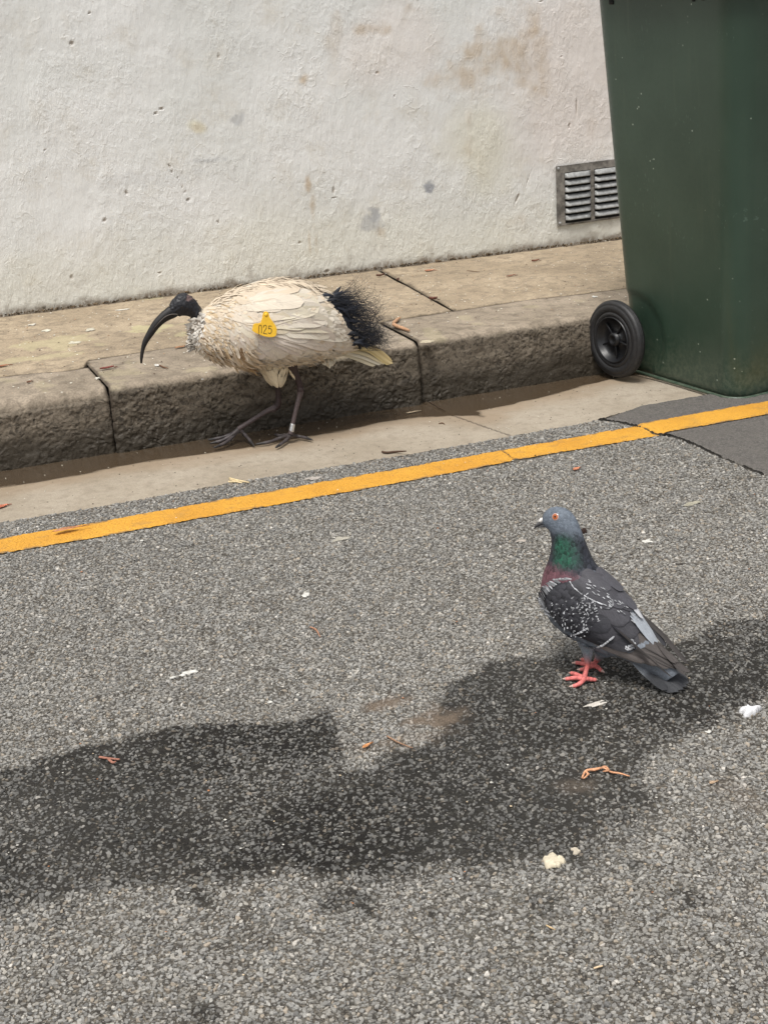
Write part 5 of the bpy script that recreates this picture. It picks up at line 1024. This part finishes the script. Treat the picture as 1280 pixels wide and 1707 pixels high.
leaf('leaf', 'tiny tan leaf at the foot of the kerb joint', (208, 750), .013, .010, 40, (.45, .28, .12), .4)
leaf('leaf', 'pale leaf floating in the wet gutter behind the ibis', (687, 688), .034, .006, 0, (.42, .34, .24), .2)
leaf('leaf', 'tiny brown leaf on the leftmost kerb stone', (50, 638), .016, .009, 25, LB, .5)
leaf('leaf', 'dark curled leaf at the wall foot beside the slab joint', (634, 461), .026, .010, -12, (.12, .06, .04), .9)
leaf('leaf', 'small dark leaf standing in the upper end of the slab joint', (664, 468), .018, .010, 60, (.08, .04, .03), .9)
leaf('leaf', 'dark brown curled leaf in the lower half of the slab joint', (722, 500), .024, .012, -35, (.13, .055, .04), .9)
leaf('leaf', 'orange broken leaf on the slab right of the joint', (716, 452), .030, .014, -10, (.45, .20, .12), .3, kind='torn')
leaf('leaf', 'brown leaf close to the wall left of the vent', (892, 436), .026, .010, -8, (.20, .09, .06), .7)
leaf('leaf', 'star shaped brown leaf in the middle of the right slab', (851, 461), .034, .007, 8, (.25, .12, .08), .6)
leaf('leaf', 'orange leaf scrap beside the brown patch on asphalt', (612, 1245), .018, .007, 25, (.52, .24, .10), .4)
leaf('leaf', 'tan leaf flake at the right of the dark wet patch', (1188, 1306), .012, .006, 0, (.42, .30, .20), .3)
twig('dark brown stick on the gutter below the ibis tail', [(637, 753), (645, 754.5), (660, 753), (677, 752)], .0030, (.075, .045, .03), name='stick')
twig('tan broken stick behind the rump plumes of the ibis', [(656, 541), (665, 545), (674, 548), (682, 551)], .0050, (.42, .25, .15), [[(656, 538), (662, 533), (667, 529)]], name='stick')
twig('thin brown twig at the wall side of the right slab', [(778, 451), (788, 452), (799, 453)], .0010, (.14, .09, .06))
twig('short dark twig on the kerb right of the ibis bill', [(266, 608), (273, 612), (281, 614)], .0016, (.14, .07, .04))
twig('pale split straw at the gutter edge below the ibis', [(383, 797), (396, 801), (416, 804)], .0022, (.62, .50, .30), [[(381, 803), (392, 803), (404, 805)], [(384, 799), (394, 803)]], name='straw', cat='straw')
twig('curved reddish twig on open asphalt above the wet patch', [(517, 1045), (527, 1050), (534, 1062)], .0011, (.36, .19, .12))
twig('short reddish stick at the upper edge of the wet patch on the left', [(166, 1262), (180, 1264), (200, 1266)], .0022, (.30, .14, .10), [[(180, 1264), (188, 1271), (194, 1269)]])
twig('thin brown twig beside the reddish earth patch', [(645, 1227), (665, 1238), (688, 1247)], .0010, (.28, .17, .11))
twig('forked orange twig in the middle of the wet patch below the pigeon', [(970, 1297), (976, 1285), (990, 1283), (1005, 1280), (1018, 1287), (1032, 1289), (1049, 1294)], .0017, (.58, .30, .17), [[(976, 1285), (979, 1291), (972, 1298)], [(1000, 1281), (1008, 1278), (1014, 1284), (1004, 1286)], [(976, 1285), (982, 1291)]], lift=.002)
twig('thin straw on the dry asphalt near the bottom right', [(910, 1542), (917, 1546), (925, 1550)], .0011, (.50, .36, .20), name='straw', cat='straw')
twig('lowest pale straw near the bottom of the photo', [(989, 1614), (996, 1612), (1004, 1610)], .0011, (.52, .40, .26), name='straw', cat='straw')
twig('fine dark twig in the wet gutter near the slab crack', [(716, 670), (730, 678), (742, 684)], .0009, (.07, .045, .03))
twig('small brown scrap of bark on dry gutter below the ibis', [(731, 706), (737, 705), (741, 707)], .0012, (.12, .07, .04), name='bark_scrap', cat='bark')
WD = (.54, .53, .49); GD = 'white bird droppings and chips on the ground'
for i, (p, rx, ry, n, col, lab) in enumerate([((1079, 902), .009, .008, 2, WD, 'white chip on asphalt right of the pigeon head'), ((511, 991), .007, .008, 3, WD, 'white splash on open asphalt below the ibis'), ((568, 898), .018, .009, 1, (.34, .32, .27), 'flat beige blot on asphalt below the yellow line'),
    ((868, 901), .009, .006, 1, (.36, .32, .28), 'small beige blot left of the pigeon bill'), ((992, 1174), .018, .005, 3, (.50, .47, .42), 'thin pale streak on wet asphalt below the pigeon feet'), ((1221, 716), .015, .010, 6, WD, 'white splash on the smooth asphalt patch at the right'),
    ((1139, 689), .005, .006, 2, WD, 'tiny white spot above the yellow line below the bin'), ((237, 901), .003, .003, 1, WD, 'tiny white spot under the left part of the yellow line'), ((1155, 838), .014, .008, 2, (.30, .28, .22), 'faint beige smear on asphalt at the right'), ((262, 608), .0065, .008, 2, WD, 'round white dropping on the kerb edge under the ibis bill'),
    ((77, 551), .009, .011, 8, (.55, .52, .43), 'larger white splash on the left footpath slab'), ((125, 571), .012, .009, 8, (.50, .47, .38), 'streaky white splash near the front of the left slab'), ((150, 549), .011, .012, 8, (.46, .43, .35), 'faint broad splash in the middle of the left slab'), ((55, 541), .010, .010, 3, (.50, .47, .4), 'upper small splash on the left slab by the wall'), ((205, 516), .014, .005, 4, (.6, .57, .5), 'white smear at the wall foot left of the ibis head'),
    ((990, 494), .006, .008, 2, WD, 'white spot on the kerb just left of the bin wheel'), ((338, 632), .003, .004, 1, WD, 'tiny white dot on the kerb edge below the ibis neck'), ((163, 630), .005, .006, 2, (.5, .48, .42), 'small splash beside the joint of the left kerb stone'), ((497, 1158), .003, .003, 1, WD, 'tiny white dot on dry asphalt in the middle'), ((450, 1170), .004, .003, 1, WD, 'small white dot just above the wet patch'),
    ((712, 569), .014, .012, 1, (.42, .37, .27), 'beige chip on the worn corner of the right kerb stone'), ((1180, 1220), .004, .004, 1, WD, 'white dot on asphalt left of the crumpled tissue'), ((520, 797), .018, .008, 3, (.34, .31, .28), 'pale scuff between gutter and yellow line')]):
    blobs('dropping', lab, 'dropping', p, rx, ry, .0009, col, GD, n, i, rag=.6)
blobs('tissue', 'crumpled scrap of white tissue at the right edge of the wet patch', 'tissue', (1250, 1186), .015, .010, .006, (.60, .60, .61), None, 6, 91, rag=.7)
blobs('bark_flake', 'cream coloured flake at the lower edge of the wet patch', 'bark', (922, 1435), .0125, .012, .0035, (.56, .50, .38), None, 4, 92, rag=.6)
blobs('bark_flake', 'small cream flake just right of the larger one', 'bark', (959, 1417), .005, .006, .002, (.45, .40, .32), None, 3, 93, rag=.6)
blobs('berry', 'dark dry berry on the asphalt behind the pigeon neck', 'berry', (973, 886), .006, .006, .006, (.03, .018, .014), None, 2, 94)
blobs('dropping', 'broken white streak on asphalt above the left wet patch', 'dropping', (318, 1120), .011, .006, .0014, WD, GD, 7, 95, spread=2.4)
# --- uncountable specks: loose pale grit on the asphalt, crumbs on the footpath
sp = MB()
def speck(x, y, z, r, col):
    d = rng.uniform(.6, 1.2, 5); a0 = rng.uniform(0, 6.28); V = [np.array([x+math.cos(a0+k*1.2566)*r*d[k], y+math.sin(a0+k*1.2566)*r*d[k], z]) for k in range(5)]+[np.array([x, y, z+r*rng.uniform(.3, .8)])]
    sp.add(V, [(k, (k+1) % 5, 5) for k in range(5)], np.array(col)*rng.uniform(.7, 1.15))
for i in range(800):
    t = rng.random()
    x, y = rng.uniform(.05, 2.3), rng.uniform(1.05, 2.95); speck(x, y, float(roadz(x, y))+.0022, rng.uniform(.0008, .0022) if t < .93 else rng.uniform(.002, .0036), [(.55, .53, .48), (.45, .36, .25), (.36, .17, .09), (.03, .025, .02)][int(rng.choice(4, p=[.42, .26, .1, .22]))])
for i in range(900):
    x, y = rng.uniform(.35, 2.5), rng.uniform(3.42, 4.27); speck(x, y, HK+.0025+max(0, y-3.6)*.01, rng.uniform(.001, .003), [(.62, .60, .52), (.08, .05, .035), (.30, .18, .10)][int(rng.choice(3, p=[.5, .35, .15]))])
for i in range(350):
    x, y = rng.uniform(.25, 2.3), rng.uniform(3.0, 3.34); speck(x, y, -.004-.006*float(sstep(3.15, 3.4, y))+.0006, rng.uniform(.0008, .0022), [(.5, .46, .38), (.05, .035, .025)][int(rng.random() < .6)])
tag(sp.build('loose_grit', GRIT, smooth=False), kind='stuff', label='loose pale and dark specks scattered over road and footpath')
